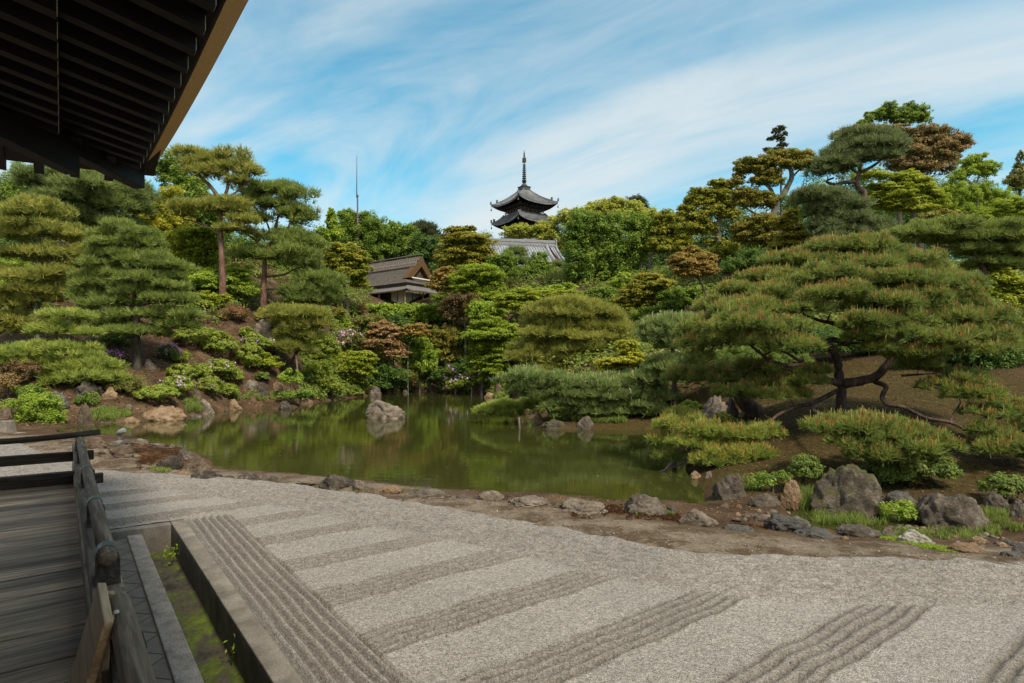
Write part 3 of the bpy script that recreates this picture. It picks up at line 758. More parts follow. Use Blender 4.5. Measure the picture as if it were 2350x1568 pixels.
# far side: eave turning the corner, rafters running away from the viewer
ds_ = np.linspace(1.04, -6, 24)
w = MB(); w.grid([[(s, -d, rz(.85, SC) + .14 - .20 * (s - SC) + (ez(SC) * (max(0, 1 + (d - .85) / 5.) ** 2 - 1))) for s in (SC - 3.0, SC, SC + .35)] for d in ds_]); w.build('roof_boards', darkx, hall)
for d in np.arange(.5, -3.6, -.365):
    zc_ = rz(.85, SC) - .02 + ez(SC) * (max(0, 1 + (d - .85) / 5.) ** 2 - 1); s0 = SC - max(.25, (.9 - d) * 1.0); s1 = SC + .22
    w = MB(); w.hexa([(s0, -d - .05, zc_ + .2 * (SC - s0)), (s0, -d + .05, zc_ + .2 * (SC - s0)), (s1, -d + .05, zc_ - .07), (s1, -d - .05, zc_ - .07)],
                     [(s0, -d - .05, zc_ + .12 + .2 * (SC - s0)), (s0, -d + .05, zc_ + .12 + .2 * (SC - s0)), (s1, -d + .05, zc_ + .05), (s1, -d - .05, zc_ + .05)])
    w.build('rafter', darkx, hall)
# hip rafters: a short flying one ending at the corner and the deeper base one behind it
def hip(a, b_, za, zb, hw, h, name='hip_rafter'):
    (sa_, da_), (sb_, db_) = a, b_
    t = unit(np.array((sb_ - sa_, db_ - da_))); nrm = np.array((-t[1], t[0])) * hw
    A, B = np.array((sa_, da_)), np.array((sb_, db_))
    def c(p, z): return (p[0], -p[1], z)
    MB().hexa([c(A - nrm, za), c(A + nrm, za), c(B + nrm, zb), c(B - nrm, zb)], [c(A - nrm, za + h), c(A + nrm, za + h), c(B + nrm, zb + h), c(B - nrm, zb + h)]).build(name, darkx, hall, bevel=.01)
hip((SC + .30, .86), (SC - 1.9, -1.1), rz(.85, SC) - .14, rz(.85, SC) - .02, .085, .27)
hip((SC - .72, .10), (SC - 6.6, -5.8), rz(.85, SC) - .36, rz(.85, SC) + .35, .095, .30)
# wall of the hall behind the veranda (beyond the left of the frame)
w = MB(); w.box(-6, SC - 2.6, 3.4, 3.55, FZ + .001, 6.2); w.build('wall', darkx, hall)

# ---------------------------------------------------------------- tea house on the slope (local x = across, y = along the ridge)
thatch = surf('grey_thatch', [(.28, (0.045, 0.038, 0.033)), (.5, (0.086, 0.076, 0.065)), (.72, (0.135, 0.123, 0.111))], 2.2, (3, 1, 3), .95, .7, .06, fine=(14, .45))
thatch_edge = surf('thatch_cut_edge', [(.3, (0.070, 0.038, 0.015)), (.6, (0.119, 0.066, 0.027)), (.8, (0.158, 0.093, 0.040))], 3, (1, 1, 12), .95, .5, .04, fine=(18, .3))
shingle = surf('bark_shingle', [(.3, (0.086, 0.076, 0.069)), (.55, (0.147, 0.133, 0.125)), (.75, (0.202, 0.190, 0.181))], 3, (1, 4, 1), .9, .5, .03, fine=(16, .35))
plaster = surf('white_plaster', [(.3, (0.531, 0.489, 0.404)), (.7, (0.680, 0.637, 0.552))], 2, (1, 1, 1), .9, .1)
timber = surf('old_timber', [(.3, (.045, .028, .018)), (.7, (.115, .075, .048))], 3, (1, 1, 1), .8, .3)
timber_lt = surf('pale_timber', [(.3, (.15, .10, .06)), (.7, (.27, .19, .12))], 3, (1, 1, 1), .8, .3)
TO = P(927, 648, 70.0); TZ = 9.0
tea = empty('tea_house', (TO[0], TO[1], TZ), math.atan2(.8, .6))
tag(tea, 'grey thatched tea house with a gable and white wall panels above the clipped hedge', 'tea house')
EV, RG = 3.4, 6.9     # eave / ridge height above the tea house ground
def tz(x): t = 1 - abs(x - 3) / 3.0; return EV + (RG - EV) * max(t, 0) ** 1.18
w = MB()
def slope(side, th):
    rows = []
    for x in np.linspace(0, 3, 9):
        xx = x if side < 0 else 6 - x
        ya = -.5 + 1.1 * min(1, x / .75); yb = 12.5 - .9 * min(1, x / .75)
        rows.append([(xx, y, tz(x) - th) for y in np.linspace(ya, yb, 18)])
    return rows
for sd in (-1, 1): w.grid(slope(sd, 0))
w.grid([[(.75 * t + u * (6 - 1.5 * t), -.5 + 1.1 * t, EV + (tz(.75) - EV) * t ** 1.1) for u in np.linspace(0, 1, 12)] for t in np.linspace(0, 1, 4)])
w.grid([[(.75 * t + u * (6 - 1.5 * t), 12.5 - .9 * t, EV + (tz(.75) - EV) * t ** 1.1) for u in np.linspace(0, 1, 12)] for t in np.linspace(0, 1, 4)])
w.grid([[(x, y, z) for x, y in ((0, 12.5), (0, -.5), (6, -.5), (6, 12.5), (0, 12.5))] for z in (EV, EV - .02)])
w.grid([[(x + dx, y + dy, z) for x, y, dx, dy in ((0, 12.5, .28, -.28), (0, -.5, .28, .28), (6, -.5, -.28, .28), (6, 12.5, -.28, -.28), (0, 12.5, .28, -.28))] if z < EV - .1 else
        [(x, y, z) for x, y in ((0, 12.5), (0, -.5), (6, -.5), (6, 12.5), (0, 12.5))] for z in (EV - .02, EV - .34)])
roof_t = w.build('roof', thatch, tea)
w = MB()   # thick cut thatch framing the gable
def tri(x0, x1, zb, zt): return [(x0, zb), (3, zt), (x1, zb)]
o_, i_ = tri(.55, 5.45, tz(.75) - .05, RG + .03), tri(1.55, 4.45, tz(.75) + .10, RG - 1.15)
for (a, b_), (c, d) in (((o_[0], o_[1]), (i_[0], i_[1])), ((o_[1], o_[2]), (i_[1], i_[2]))):
    w.hexa([(a[0], .05, a[1]), (b_[0], .05, b_[1]), (b_[0], .9, b_[1]), (a[0], .9, a[1])], [(c[0], .05, c[1]), (d[0], .05, d[1]), (d[0], .9, d[1]), (c[0], .9, c[1])])
w.build('gable_edge', thatch_edge, roof_t)
w = MB(); w.add([(1.3, .55, i_[0][1] - .1), (3, .55, RG - .9), (4.7, .55, i_[0][1] - .1)], [(0, 1, 2)])
for x in np.arange(1.7, 4.4, .3): w.box(x, x + .1, .5, .54, i_[0][1], min(i_[0][1] + 1.2 * (1 - abs(x - 3) / 1.5) + .05, RG - 1.2))
w.build('gable_lattice', timber, roof_t)
w = MB(); w.box(1.35, 4.65, -.02, .10, i_[0][1] - .10, i_[0][1] + .04); w.build('gable_sill', plaster, roof_t)
w = MB()   # ridge: rows of bark rolls under a bamboo pole
for sd in (-1, 1):
    for k in range(3):
        for y in np.arange(.2, 12.2, .33):
            x0 = 3 + sd * (.16 + k * .30); x1 = x0 + sd * .34; z0 = tz(x0) + .24 - k * .02; z1 = tz(x1) + .20 - k * .02
            w.tube([(x0, y + (k % 2) * .16, z0), (x1, y + (k % 2) * .16, z1)], .115, 7, k % 2)
w.tube([(3, 0, RG + .36), (3, 12.3, RG + .36)], .085, 8, 1)
w.build('ridge_cap', [surf('ridge_bark', [(.3, (.06, .047, .039)), (.7, (.13, .105, .088))], 4), shingle], roof_t)
w = MB()   # lower pent roof round the near side and the gable end
def pent(t, u):   # t 0..1 outward, u 0..2 round the corner
    o2 = 1.30 * t; z = EV - .32 - .72 * t ** .82
    if u <= 1: return (.30 - o2, 11.5 - (11.5 + .3 + .0 * o2) * u - o2 * u * 1.0, z + .12 * max(0, u - .9) * 10 * t)
    return (.30 - o2 + (6.0 + 2 * o2 - .6) * (u - 1) , -.3 - o2, z + .12 * max(0, 1.1 - u) * 10 * t)
us = list(np.linspace(0, .9, 8)) + list(np.linspace(.92, 1.08, 9)) + list(np.linspace(1.1, 2, 9))
w.grid([[pent(t, u) for u in us] for t in np.linspace(0, 1, 6)])
w.grid([[(*pent(1, u)[:2], pent(1, u)[2] - dz) for u in us] for dz in (0, .10)])
w.grid([[(*pent(t, u)[:2], pent(t, u)[2] - .10) for u in us] for t in np.linspace(0, 1, 4)])
w.build('pent_roof', shingle, tea)
w = MB(); w.tube([(*pent(.95, u)[:2], pent(.95, u)[2] - .16) for u in us[:12]], .05, 8); w.tube([(*pent(.95, u)[:2], pent(.95, u)[2] - .16) for u in us[13:]], .05, 8)
w.build('eave_pole', timber_lt, tea)
w = MB(); w.box(.35, 5.7, .3, 11.6, -.6, 2.9)
w.build('wall', timber, tea)
w = MB()
for x0, x1 in ((.5, 1.55), (1.72, 2.75), (2.9, 4.0), (4.15, 5.5)): w.box(x0, x1, .26, .296, .2, 2.5)
w.box(.31, .346, .45, 1.45, .2, 2.5); w.box(.31, .346, 1.6, 2.6, .2, 2.5)
w.build('wall_panel', plaster, tea)
for x, y in ((-.75, 7.4), (-.75, 11.1), (-.75, 3.6), (-.7, -.9), (4.9, -1.0), (2.2, -1.0)):
    w = MB(); w.box(x - .07, x + .07, y - .07, y + .07, -.8, EV - .95); w.build('post', timber_lt, tea)
w = MB()   # the lower wing running on behind to the right
for sd in (-1, 1): w.grid([[(7.2 + sd * 1.9 * t, y, 4.6 - 1.7 * t ** .9) for y in np.linspace(-1.2, 5.5, 8)] for t in np.linspace(0, 1, 6)])
w.box(5.9, 8.6, -.4, 5.2, -.6, 2.85); w.add([(5.5, -.9, 3.0), (7.2, -.9, 4.55), (8.9, -.9, 3.0)], [(0, 1, 2)])
w.build('wing', thatch, tea)

# ---------------------------------------------------------------- hall with the long tiled roof
tile = surf('grey_roof_tile', [(.3, (0.136, 0.145, 0.162)), (.5, (0.245, 0.260, 0.288)), (.7, (0.340, 0.361, 0.399))], 1.4, (1, 1, 1), .42, .2, .02, fine=(9, .25), spec=.6)
tile_dk = surf('ridge_roof_tile', [(.3, (.13, .13, .135)), (.7, (.27, .27, .275))], 2.0, (1, 1, 6), .5, .3, .02)
vermil = surf('red_timber', [(.3, (.16, .045, .028)), (.7, (.26, .08, .05))], 3)
HP = np.array((6.7, 92.0)); th = empty('hall_building', (HP[0], HP[1], 9.5), math.atan2(.185, .983))
tag(th, 'long temple hall with ribbed grey tile roof below the pagoda', 'hall')
RZ2 = 22.0 - 9.5
def hz_(t): return RZ2 - .75 - 4.6 * (1 - (1 - t) ** 1.45) if t < 1 else RZ2 - 5.35
w = MB(); L0, L1 = -18.0, .2
for sd in (-1, 1):
    w.grid([[(x, sd * 9.0 * t, hz_(t) + .03 * math.sin(x * 9)) for x in np.linspace(L0, L1, 40)] for t in np.linspace(0, 1, 8)])
    w.grid([[(x, sd * 9.0, z) for x in (L0, L1)] for z in (hz_(1), hz_(1) - .28)])
    w.grid([[(x, sd * y, z) for x in (L0, L1)] for y, z in ((9.0, hz_(1) - .28), (5.6, hz_(1) + .4))])
for x in np.arange(L0 + .1, L1, .42):
    w.tube([(x, -9.05 * t, hz_(t) + .06) for t in np.linspace(0.03, 1, 9)], .105, 6)
w.add([(L1 - .02, -9 * t, hz_(t)) for t in np.linspace(-1, 1, 2)] , []) if False else None
rt = w.build('roof', tile, th)
w = MB()   # ridge stack, descending ridges and end tiles
for k, (hw, z0, z1) in enumerate(((.34, -.95, -.55), (.27, -.55, -.30), (.33, -.30, -.20), (.22, -.20, .02))):
    w.box(L0, L1 + .05 - .03 * k, -hw, hw, RZ2 + z0, RZ2 + z1)
w.tube([(L0, 0, RZ2 + .06), (L1, 0, RZ2 + .06)], .12, 8)
for x in np.arange(L0 + .2, L1, .42): w.tube([(x, -.36, RZ2 - .80), (x, -.52, RZ2 - .86)], .11, 8)
w.box(L1 - .05, L1 + .16, -.40, .40, RZ2 - .9, RZ2 + .25); w.box(L1 - .02, L1 + .12, -.12, .12, RZ2 + .25, RZ2 + .6)
w.build('ridge', tile_dk, rt)
w = MB()
for x, r in ((L1 - 1.55, .22), (L1 - .05, .15)):
    w.tube([(x, -9.0 * t, hz_(t) + .22) for t in np.linspace(.04, .97, 10)], r, 8)
w.build('verge_ridge', tile, rt)
w = MB(); w.box(L0 + 1.2, L1 - 1.3, -6.2, 6.2, -1, RZ2 - 4.2); w.build('wall', plaster, th)
w = MB()
for x in np.arange(L0 + 1.2, L1 - 1.2, 2.1): w.box(x, x + .3, -6.32, -6.21, -1, RZ2 - 4.3)
w.box(L0 + 1.1, L1 - 1.2, -6.36, -6.205, 4.6, 5.0); w.box(L0 + 1.1, L1 - 1.2, -6.36, -6.205, 6.2, 6.6); w.build('timber_frame', vermil, th)
w = MB(); w.add([(L1 - 1.2, -7.2, RZ2 - 4.3), (L1 - 1.2, 0, RZ2 - .6), (L1 - 1.2, 7.2, RZ2 - 4.3)], [(0, 1, 2)]); w.build('gable_wall', vermil, th)
# a low tiled wall roof glimpsed among the trees at the right
cw = empty('tiled_wall', (P(1500, 636, 62)[0], 62, 9.0), .15)
tag(cw, 'scrap of low white wall with a grey tiled coping between the trees right of the hall', 'wall')
w = MB(); w.box(-1.6, 1.6, -.15, .15, -1, 2.3); w.build('wall', plaster, cw)
w = MB(); w.hexa([(-1.8, -.6, 2.3), (1.8, -.6, 2.3), (1.8, .6, 2.3), (-1.8, .6, 2.3)], [(-1.8, -.1, 2.75), (1.8, -.1, 2.75), (1.8, .1, 2.75), (-1.8, .1, 2.75)])
for x in np.arange(-1.7, 1.8, .3): w.tube([(x, -.62, 2.36), (x, -.08, 2.8)], .07, 6)
w.build('coping', tile, cw)

# ---------------------------------------------------------------- pagoda (its two uppermost storeys rise above the trees)
ptile = surf('pagoda_tile', [(.3, (0.066, 0.069, 0.070)), (.5, (0.133, 0.136, 0.140)), (.72, (0.217, 0.220, 0.224))], 1.6, (1, 1, 1), .6, .3, .03, fine=(7, .4))
pwood = surf('pagoda_timber', [(.3, (.018, .013, .011)), (.7, (.055, .042, .034))], 2)
pbronze = surf('spire_bronze', [(.3, (.030, .032, .030)), (.7, (.085, .09, .082))], 4, rough=.55)
KP = 1.37
pg = empty('pagoda', (2.0 * KP, 95 * KP, HC + (9.0 - HC) * KP), math.radians(35)); pg.scale = (KP, KP, KP)
tag(pg, 'dark five storey pagoda with upturned tiled roofs and ringed spire rising above the trees', 'pagoda')
def proof(zt, ze, a0, a1, up, m=8):
    """concave pyramid roof with upturned corners; returns top and underside meshes"""
    w = MB()
    def pt(k, u, v, lift=0):
        a = a0 + (a1 - a0) * v; z = ze + (zt - ze) * (1 - v) ** 1.35 + up * abs(u) ** 3 * v ** 2 + lift
        x, y = u * a, -a * (1 + .03 * abs(u) ** 3 * v)
        c, s_ = math.cos(k * math.pi / 2), math.sin(k * math.pi / 2)
        return (x * c - y * s_, x * s_ + y * c, z)
    us_ = np.linspace(-1, 1, 25)
    for k in range(4):
        w.grid([[pt(k, u, v) for u in us_] for v in np.linspace(0, 1, 10)])
        w.grid([[pt(k, u, 1, dz) for u in us_] for dz in (0, -.26)], 0)
        w.grid([[pt(k, u, v, -.26 - .55 * (1 - v)) for u in us_] for v in (1, .55, .2)], 1)
        for u in np.linspace(-.97, .97, int(a1 * 2 / .27)):
            v0 = max(.02, (abs(u) * a1 - a0) / (a1 - a0) * .0)
            w.tube([pt(k, u, v, .03) for v in np.linspace(v0, 1.0, 6)], .062, 5)
        w.tube([pt(k, 1, v, .10) for v in np.linspace(0, .78, 7)], .14, 6); w.tube([pt(k, 1, v, .05) for v in np.linspace(.78, 1.02, 4)], .10, 6)
        a = np.array(pt(k, 1, .80, .2)); w.box(a[0] - .13, a[0] + .13, a[1] - .13, a[1] + .13, a[2] - .1, a[2] + .42)
        a = np.array(pt(k, 1, 1.01, .1)); w.box(a[0] - .10, a[0] + .10, a[1] - .10, a[1] + .10, a[2] - .1, a[2] + .36)
        a = np.array(pt(k, 1, 1.0, -.3)); bells.append(MB().tube([a, a - (0, 0, .42)], .025, 5).lathe([(.0, a[2] - .40), (.08, a[2] - .44), (.12, a[2] - .72), (.0, a[2] - .72)], (a[0], a[1]), 8))
    return w
def bracket(zb, zt, a, b_, n):
    w = MB()
    for i in range(n):
        t = i / n; h = a + (b_ - a) * t; z0 = zb + (zt - zb) * t; dz = (zt - zb) / n
        w.box(-h, h, -h, h, z0, z0 + dz * .6)
        for u in np.linspace(-1, 1, 9):
            for k in range(4):
                x, y = u * h, -h - .12; c, s_ = round(math.cos(k * math.pi / 2)), round(math.sin(k * math.pi / 2)); X, Y = x * c - y * s_, x * s_ + y * c
                w.box(X - .12, X + .12, Y - .12, Y + .12, z0 + .05 * dz, z0 + dz * 1.15)
    return w
Z9 = 9.0
levels = [(31.15 - Z9, 28.35 - Z9, 3.86, .42), (27.0 - Z9, 25.35 - Z9, 3.84, 2.35), (23.4 - Z9, 21.7 - Z9, 4.1, 2.6), (19.6 - Z9, 17.9 - Z9, 4.3, 2.8)]
for i, (zt, ze, a1, a0) in enumerate(levels):
    bells = []
    r = proof(zt, ze, a0, a1, .62).build('roof', [ptile, pwood], pg)
    for w in bells: w.build('wind_bell', pbronze, r)
    bracket(ze - 1.35, ze - .12, 1.55 + .1 * i, 2.9 + .1 * i, 3).build('bracket_tier', pwood, pg)
    zf = levels[i + 1][0] if i + 1 < len(levels) else 4
    w = MB(); h = 1.5 + .1 * i; w.box(-h, h, -h, h, zf - .3, ze - 1.3)
    w.build('storey', pwood, pg)
    if i < 2:
        w = MB(); h = 2.22 + .12 * i; z0 = zf + .05
        w.box(-h, h, -h, h, z0 - .18, z0)
        for k in range(4):
            c, s_ = round(math.cos(k * math.pi / 2)), round(math.sin(k * math.pi / 2))
            for zz_ in (.22, .42): w.tube([(-h * 1.06 * c + h * s_, -h * 1.06 * s_ - h * c, z0 + zz_), (h * 1.06 * c + h * s_, h * 1.06 * s_ - h * c, z0 + zz_)], .035, 6)
            for u in np.linspace(-1, 1, 7): x, y = u * h, -h; w.box(x * c - y * s_ - .04, x * c - y * s_ + .04, x * s_ + y * c - .04, x * s_ + y * c + .04, z0, z0 + .46)
        w.build('balcony', surf('balcony_timber', [(.3, (.08, .045, .03)), (.7, (.16, .10, .07))], 3), pg)
w = MB(); w.box(-.72, .72, -.72, .72, 31.05 - Z9, 31.5 - Z9); w.box(-.82, .82, -.82, .82, 31.5 - Z9, 31.6 - Z9)
prof = [(.5, 31.6), (.52, 31.85), (.3, 32.1), (.22, 32.2), (.42, 32.45), (.12, 32.5)]
prof = [(r, z - Z9) for r, z in prof]
for k in range(9):
    z = 32.62 + k * .315 - Z9; r = .37 - .013 * k
    prof += [(.10, z), (r, z + .02), (r, z + .11), (.10, z + .13)]
zq = 32.62 + 9 * .315 - Z9
prof += [(.09, zq), (.09, zq + 1.1), (.16, zq + 1.2), (.16, zq + 1.35), (.07, zq + 1.45), (.15, zq + 1.6), (.09, zq + 1.75), (.03, zq + 2.15), (0, zq + 2.2)]
w.lathe(prof, (0, 0), 14)
for k in range(4):
    c, s_ = math.cos(k * math.pi / 2 + .7), math.sin(k * math.pi / 2 + .7)
    w.hexa([(.08 * c, .08 * s_, zq + .1), (.34 * c, .34 * s_, zq + .15), (.34 * c - .03 * s_, .34 * s_ + .03 * c, zq + .15), (.08 * c - .03 * s_, .08 * s_ + .03 * c, zq + .1)],
           [(.08 * c, .08 * s_, zq + 1.0), (.30 * c, .30 * s_, zq + .95), (.30 * c - .03 * s_, .30 * s_ + .03 * c, zq + .95), (.08 * c - .03 * s_, .08 * s_ + .03 * c, zq + 1.0)])
w.build('spire', pbronze, pg)

# ---------------------------------------------------------------- lightning mast
a = P(823, 575, 78); top = P(819, 358, 78)
mast = empty('mast', (a[0], a[1], 9.0)); tag(mast, 'tall thin rust brown lightning mast standing above the trees left of the pagoda', 'mast')
mr = surf('mast_steel', [(.3, (.055, .035, .032)), (.7, (.11, .075, .068))], 3, rough=.6)
def rel(p): return np.array(p) - np.array((a[0], a[1], 9.0))
zmid = P(820.3, 447, 78)
MB().tube([rel((a[0], a[1], 8.0)), rel(zmid)], [.16, .11], 8).build('pole', mr, mast, smooth=True)
MB().tube([rel(zmid) + (-.10, 0, -.4), rel(top)], [.065, .03], 6).build('rod', mr, mast, smooth=True)
w = MB()
for z in (-.2, -3.0, -6.5): c = rel(zmid) + (0, 0, z); w.lathe([(.17, c[2] - .06), (.17, c[2] + .06)], (c[0], c[1]), 8)
w.build('clamp', mr, mast)

# ---------------------------------------------------------------- rocks
def rockmat(name, a, b_, c, lich=.0, moss=0.0, sc=2.5):
    if name in _mats: return _mats[name]
    m, nt, b, o = new_mat(name)
    t = nt.nodes.new('ShaderNodeTexCoord').outputs['Object']
    n1 = tex(nt, t, 'Noise', sc, 9, .65, rnd=True); n2 = tex(nt, t, 'Noise', sc * 9, 6, .7, rnd=True); n3 = tex(nt, t, 'Noise', sc * 3.1, 7, .6, rnd=True, dist=.6)
    col = ramp(nt, n1.outputs['Fac'], [(.3, a), (.5, b_), (.7, c)])
    col = mixc(nt, 1.0, col, ramp(nt, n2.outputs['Fac'], [(.3, (.6, .6, .6)), (.5, (1, 1, 1)), (.72, (1.35, 1.35, 1.35))]), 'MULTIPLY')
    if lich: col = mixc(nt, ramp(nt, n3.outputs['Fac'], [(.57, (0, 0, 0)), (.66, (lich * .55,) * 3)]), col, (.30, .285, .24))
    if moss:
        ge = nt.nodes.new('ShaderNodeNewGeometry'); sp = nt.nodes.new('ShaderNodeSeparateXYZ'); nt.links.new(ge.outputs['Normal'], sp.inputs[0])
        k = M('MULTIPLY', sp.outputs['Z'], n1.outputs['Fac'], nodes=nt.nodes, links=nt.links)
        col = mixc(nt, ramp(nt, k, [(.22, (0, 0, 0)), (.36, (moss,) * 3)]), col, (.060, .060, .018))
    nt.links.new(col, b.inputs['Base Color']); b.inputs['Roughness'].default_value = .85; b.inputs['Specular IOR Level'].default_value = .25
    vc = tex(nt, t, 'Voronoi', sc * 1.6, rnd=True); vc.feature = 'DISTANCE_TO_EDGE'
    col = mixc(nt, ramp(nt, vc.outputs['Distance'], [(.0, (.55,) * 3), (.05, (0, 0, 0))]), col, mixc(nt, 1., col, (.42, .38, .34), 'MULTIPLY'))
    h = M('ADD', n2.outputs['Fac'], M('MULTIPLY', n3.outputs['Fac'], 1.2, nodes=nt.nodes, links=nt.links), nodes=nt.nodes, links=nt.links)
    bump(nt, b, h, 1.0, .045)
    _mats[name] = m; return m
RM = {'grey': rockmat('rock_grey', (0.039, 0.030, 0.023), (0.094, 0.075, 0.058), (0.196, 0.165, 0.130), .55),
      'dark': rockmat('rock_dark', (0.022, 0.017, 0.013), (0.055, 0.044, 0.033), (0.118, 0.097, 0.077), .5),
      'pale': rockmat('rock_pale', (0.074, 0.057, 0.041), (0.157, 0.126, 0.095), (0.282, 0.235, 0.184), .6),
      'tan': rockmat('rock_tan', (0.102, 0.062, 0.033), (0.212, 0.140, 0.080), (0.330, 0.242, 0.157), .4),
      'brown': rockmat('rock_brown', (0.047, 0.031, 0.020), (0.102, 0.072, 0.048), (0.189, 0.143, 0.100), .45),
      'mossy': rockmat('rock_mossy', (0.039, 0.031, 0.023), (0.090, 0.072, 0.053), (0.180, 0.147, 0.113), .5, .85),
      'blue': rockmat('rock_blue', (0.039, 0.037, 0.032), (0.083, 0.077, 0.068), (0.149, 0.140, 0.122), .25),
      'white': rockmat('rock_white', (0.157, 0.140, 0.120), (0.298, 0.271, 0.233), (0.439, 0.403, 0.353), .6)}
_ico = bmesh.new(); bmesh.ops.create_icosphere(_ico, subdivisions=5, radius=1.0)
ICO_V = np.array([v.co[:] for v in _ico.verts]); ICO_F = np.array([[v.index for v in f.verts] for f in _ico.faces]); _ico.free()
_ico = bmesh.new(); bmesh.ops.create_icosphere(_ico, subdivisions=2, radius=1.0)
ICS_V = np.array([v.co[:] for v in _ico.verts]); ICS_F = np.array([[v.index for v in f.verts] for f in _ico.faces]); _ico.free()
def rock_mesh(hw, hd, hh, seed, ang=.5, small=False, peak=0.0):
    r = np.random.default_rng(seed)
    v = (ICS_V if small else ICO_V).copy()
    for _ in range(11):      # chop with random planes: angular faces
        n = unit(r.normal(0, 1, 3)); c = r.uniform(.62, .92) if ang > .4 else r.uniform(.78, .98)
        d = v @ n - c; v -= np.outer(np.maximum(d, 0) * .92, n)
    sd_ = r.uniform(0, 90, 3)
    if small:
        v = v * (1 + .10 * np.array([noise.noise(Vector(p_ * 1.6 + sd_)) for p_ in v]))[:, None]
    else:
        am = .5 + .7 * min(ang, .8)
        dsp = np.array([.20 * noise.fractal(Vector(p_ * 1.5 + sd_), .9, 2.1, 5) + .13 * (abs(noise.noise(Vector((p_[0] * 2.6 + sd_[1], p_[1] * 2.6, p_[2] * 4.2)))) - .25)
                        + .06 * noise.noise(Vector(p_ * 7 + sd_)) - .10 * max(0, .16 - abs(noise.noise(Vector(p_ * 2.2 - sd_)))) / .16 for p_ in v])
        v = v * (1 + am * dsp)[:, None]
    if peak: v[:, 2] += peak * np.clip(1 - np.abs(v[:, 0] + .25) * 1.5, 0, 1) * (v[:, 2] > 0)
    ext = np.abs(v).max(0); v = v / ext
    v[:, 2] = np.where(v[:, 2] > 0, v[:, 2] / max(v[:, 2].max(), .1), v[:, 2] * .6)
    return v * np.array((hw, hd, hh))
_rk = [100]
def rock(z, cx, cy, hw, hh, mat, label, grp=None, ang=.6, lvl=None, peak=0.0, small=False, dep=.75, cat='rock', name='rock'):
    _rk[0] += 1
    s = ZONE[z][2]; x, y = zc(z, cx, cy + hh); wpx, hpx = hw / s, hh / s
    p = G(x, y, lvl) if lvl is not None else march(x, y)
    Y = p[1]; W = wpx / F * Y; Hh = 2 * hpx / F * Y
    hd = max(W * dep, .05)
    p = p + np.array((p[0] / Y, 1, 0)) * hd * (.35 if lvl != WZ else -.12 if hw > 45 and z == 'I' else .1); W *= 1 + hd * .3 / Y; Hh *= 1.06
    v = rock_mesh(W, hd, Hh, _rk[0], ang, small, peak)
    fcs = ICS_F if small else ICO_F
    o = np_mesh(name, v, fcs.ravel(), np.arange(len(fcs)) * 3, [RM[mat]], None, True)
    o.location = (p[0], p[1], p[2] - .04 * Hh if lvl is None else lvl - .02); o.rotation_euler[2] = random.uniform(-.25, .25)
    return tag(o, label, cat, grp)
R_ = rock
# in the pond and along the far shore
R_('M', 880, 1085, 178, 74, 'pale', 'craggy pale rock standing alone in the middle of the pond', lvl=WZ, peak=.45)
R_('M', 800, 935, 58, 40, 'grey', 'rounded grey rock at the far edge behind the pond rock', lvl=WZ, ang=.3)
R_('M', 1288, 905, 72, 38, 'brown', 'brown pointed rock at the back of the pond under the pink azalea', lvl=WZ, peak=.4)
R_('M', 1395, 928, 40, 14, 'brown', 'low flat brown rock just right of the pointed one at the back of the pond', lvl=WZ)
R_('M', 1755, 965, 48, 22, 'tan', 'small flat tan rock on the far shore beside the leaning brown slab', lvl=WZ)
R_('M', 1840, 915, 50, 66, 'brown', 'tall leaning brown slab at the right end of the far shore', lvl=WZ, peak=.6)
R_('M', 335, 988, 27, 20, 'grey', 'small round grey stone on the far shore right of the leaning stake', lvl=WZ, ang=.3)
R_('M', 45, 1050, 58, 36, 'dark', 'dark flat topped rock at the water left of the leaning stake', lvl=WZ)
R_('M', 120, 905, 98, 90, 'grey', 'large lichen spotted grey boulder behind the leaning stake', lvl=-.1, ang=.7)
R_('M', 250, 1020, 26, 18, 'tan', 'small tan stone at the foot of the leaning stake', lvl=WZ)
R_('8', 30, 310, 46, 60, 'brown', 'squarish rust brown boulder with pale lichen at the left end of the pond', lvl=WZ, ang=.8, dep=.6)
R_('8', 290, 337, 52, 17, 'tan', 'low smooth pale tan stone half in the water at the left shore', lvl=WZ, ang=.3)
R_('8', 485, 300, 134, 40, 'tan', 'long low ochre rock lying along the left shore of the pond', lvl=WZ)
R_('8', 650, 315, 40, 8, 'grey', 'thin flat slab at the water beside the long ochre rock', lvl=WZ)
R_('8', 705, 265, 52, 42, 'pale', 'pale upright rock at the right end of the long ochre rock', lvl=WZ, peak=.3)
R_('8', 875, 253, 44, 31, 'tan', 'triangular tan rock standing at the left shore', lvl=WZ, peak=.6)
R_('8', 935, 245, 27, 16, 'tan', 'small tan stone just right of the triangular shore rock', lvl=WZ)
R_('8', 1040, 243, 33, 19, 'pale', 'pale blocky stone at the left shore near the dark flat topped rock', lvl=WZ)
R_('8', 1090, 218, 19, 19, 'tan', 'small upright tan stone behind the pale blocky stone on the shore', lvl=-.25)
R_('8', 965, 140, 48, 27, 'pale', 'pale topped boulder on the bare bank above the left shore')
R_('8', 1030, 162, 44, 38, 'dark', 'dark grey boulder on the bare bank between two pale ones')
R_('8', 1112, 145, 42, 28, 'tan', 'tan boulder on the bank left of the big lichen spotted boulder')
R_('8', 160, 187, 50, 34, 'tan', 'blocky tan stone on the bank above the squarish brown boulder')
R_('8', 275, 268, 28, 16, 'grey', 'small grey stone on the grassy bank at the left shore')
R_('L', 1010, 580, 175, 92, 'dark', 'dark jagged boulder under the low spreading pine on the left bank', ang=.8)
R_('L', 660, 700, 160, 95, 'blue', 'blue grey boulder behind the bright bush on the left bank')
R_('L', 60, 880, 85, 95, 'brown', 'brown striped boulder at the left edge of the picture')
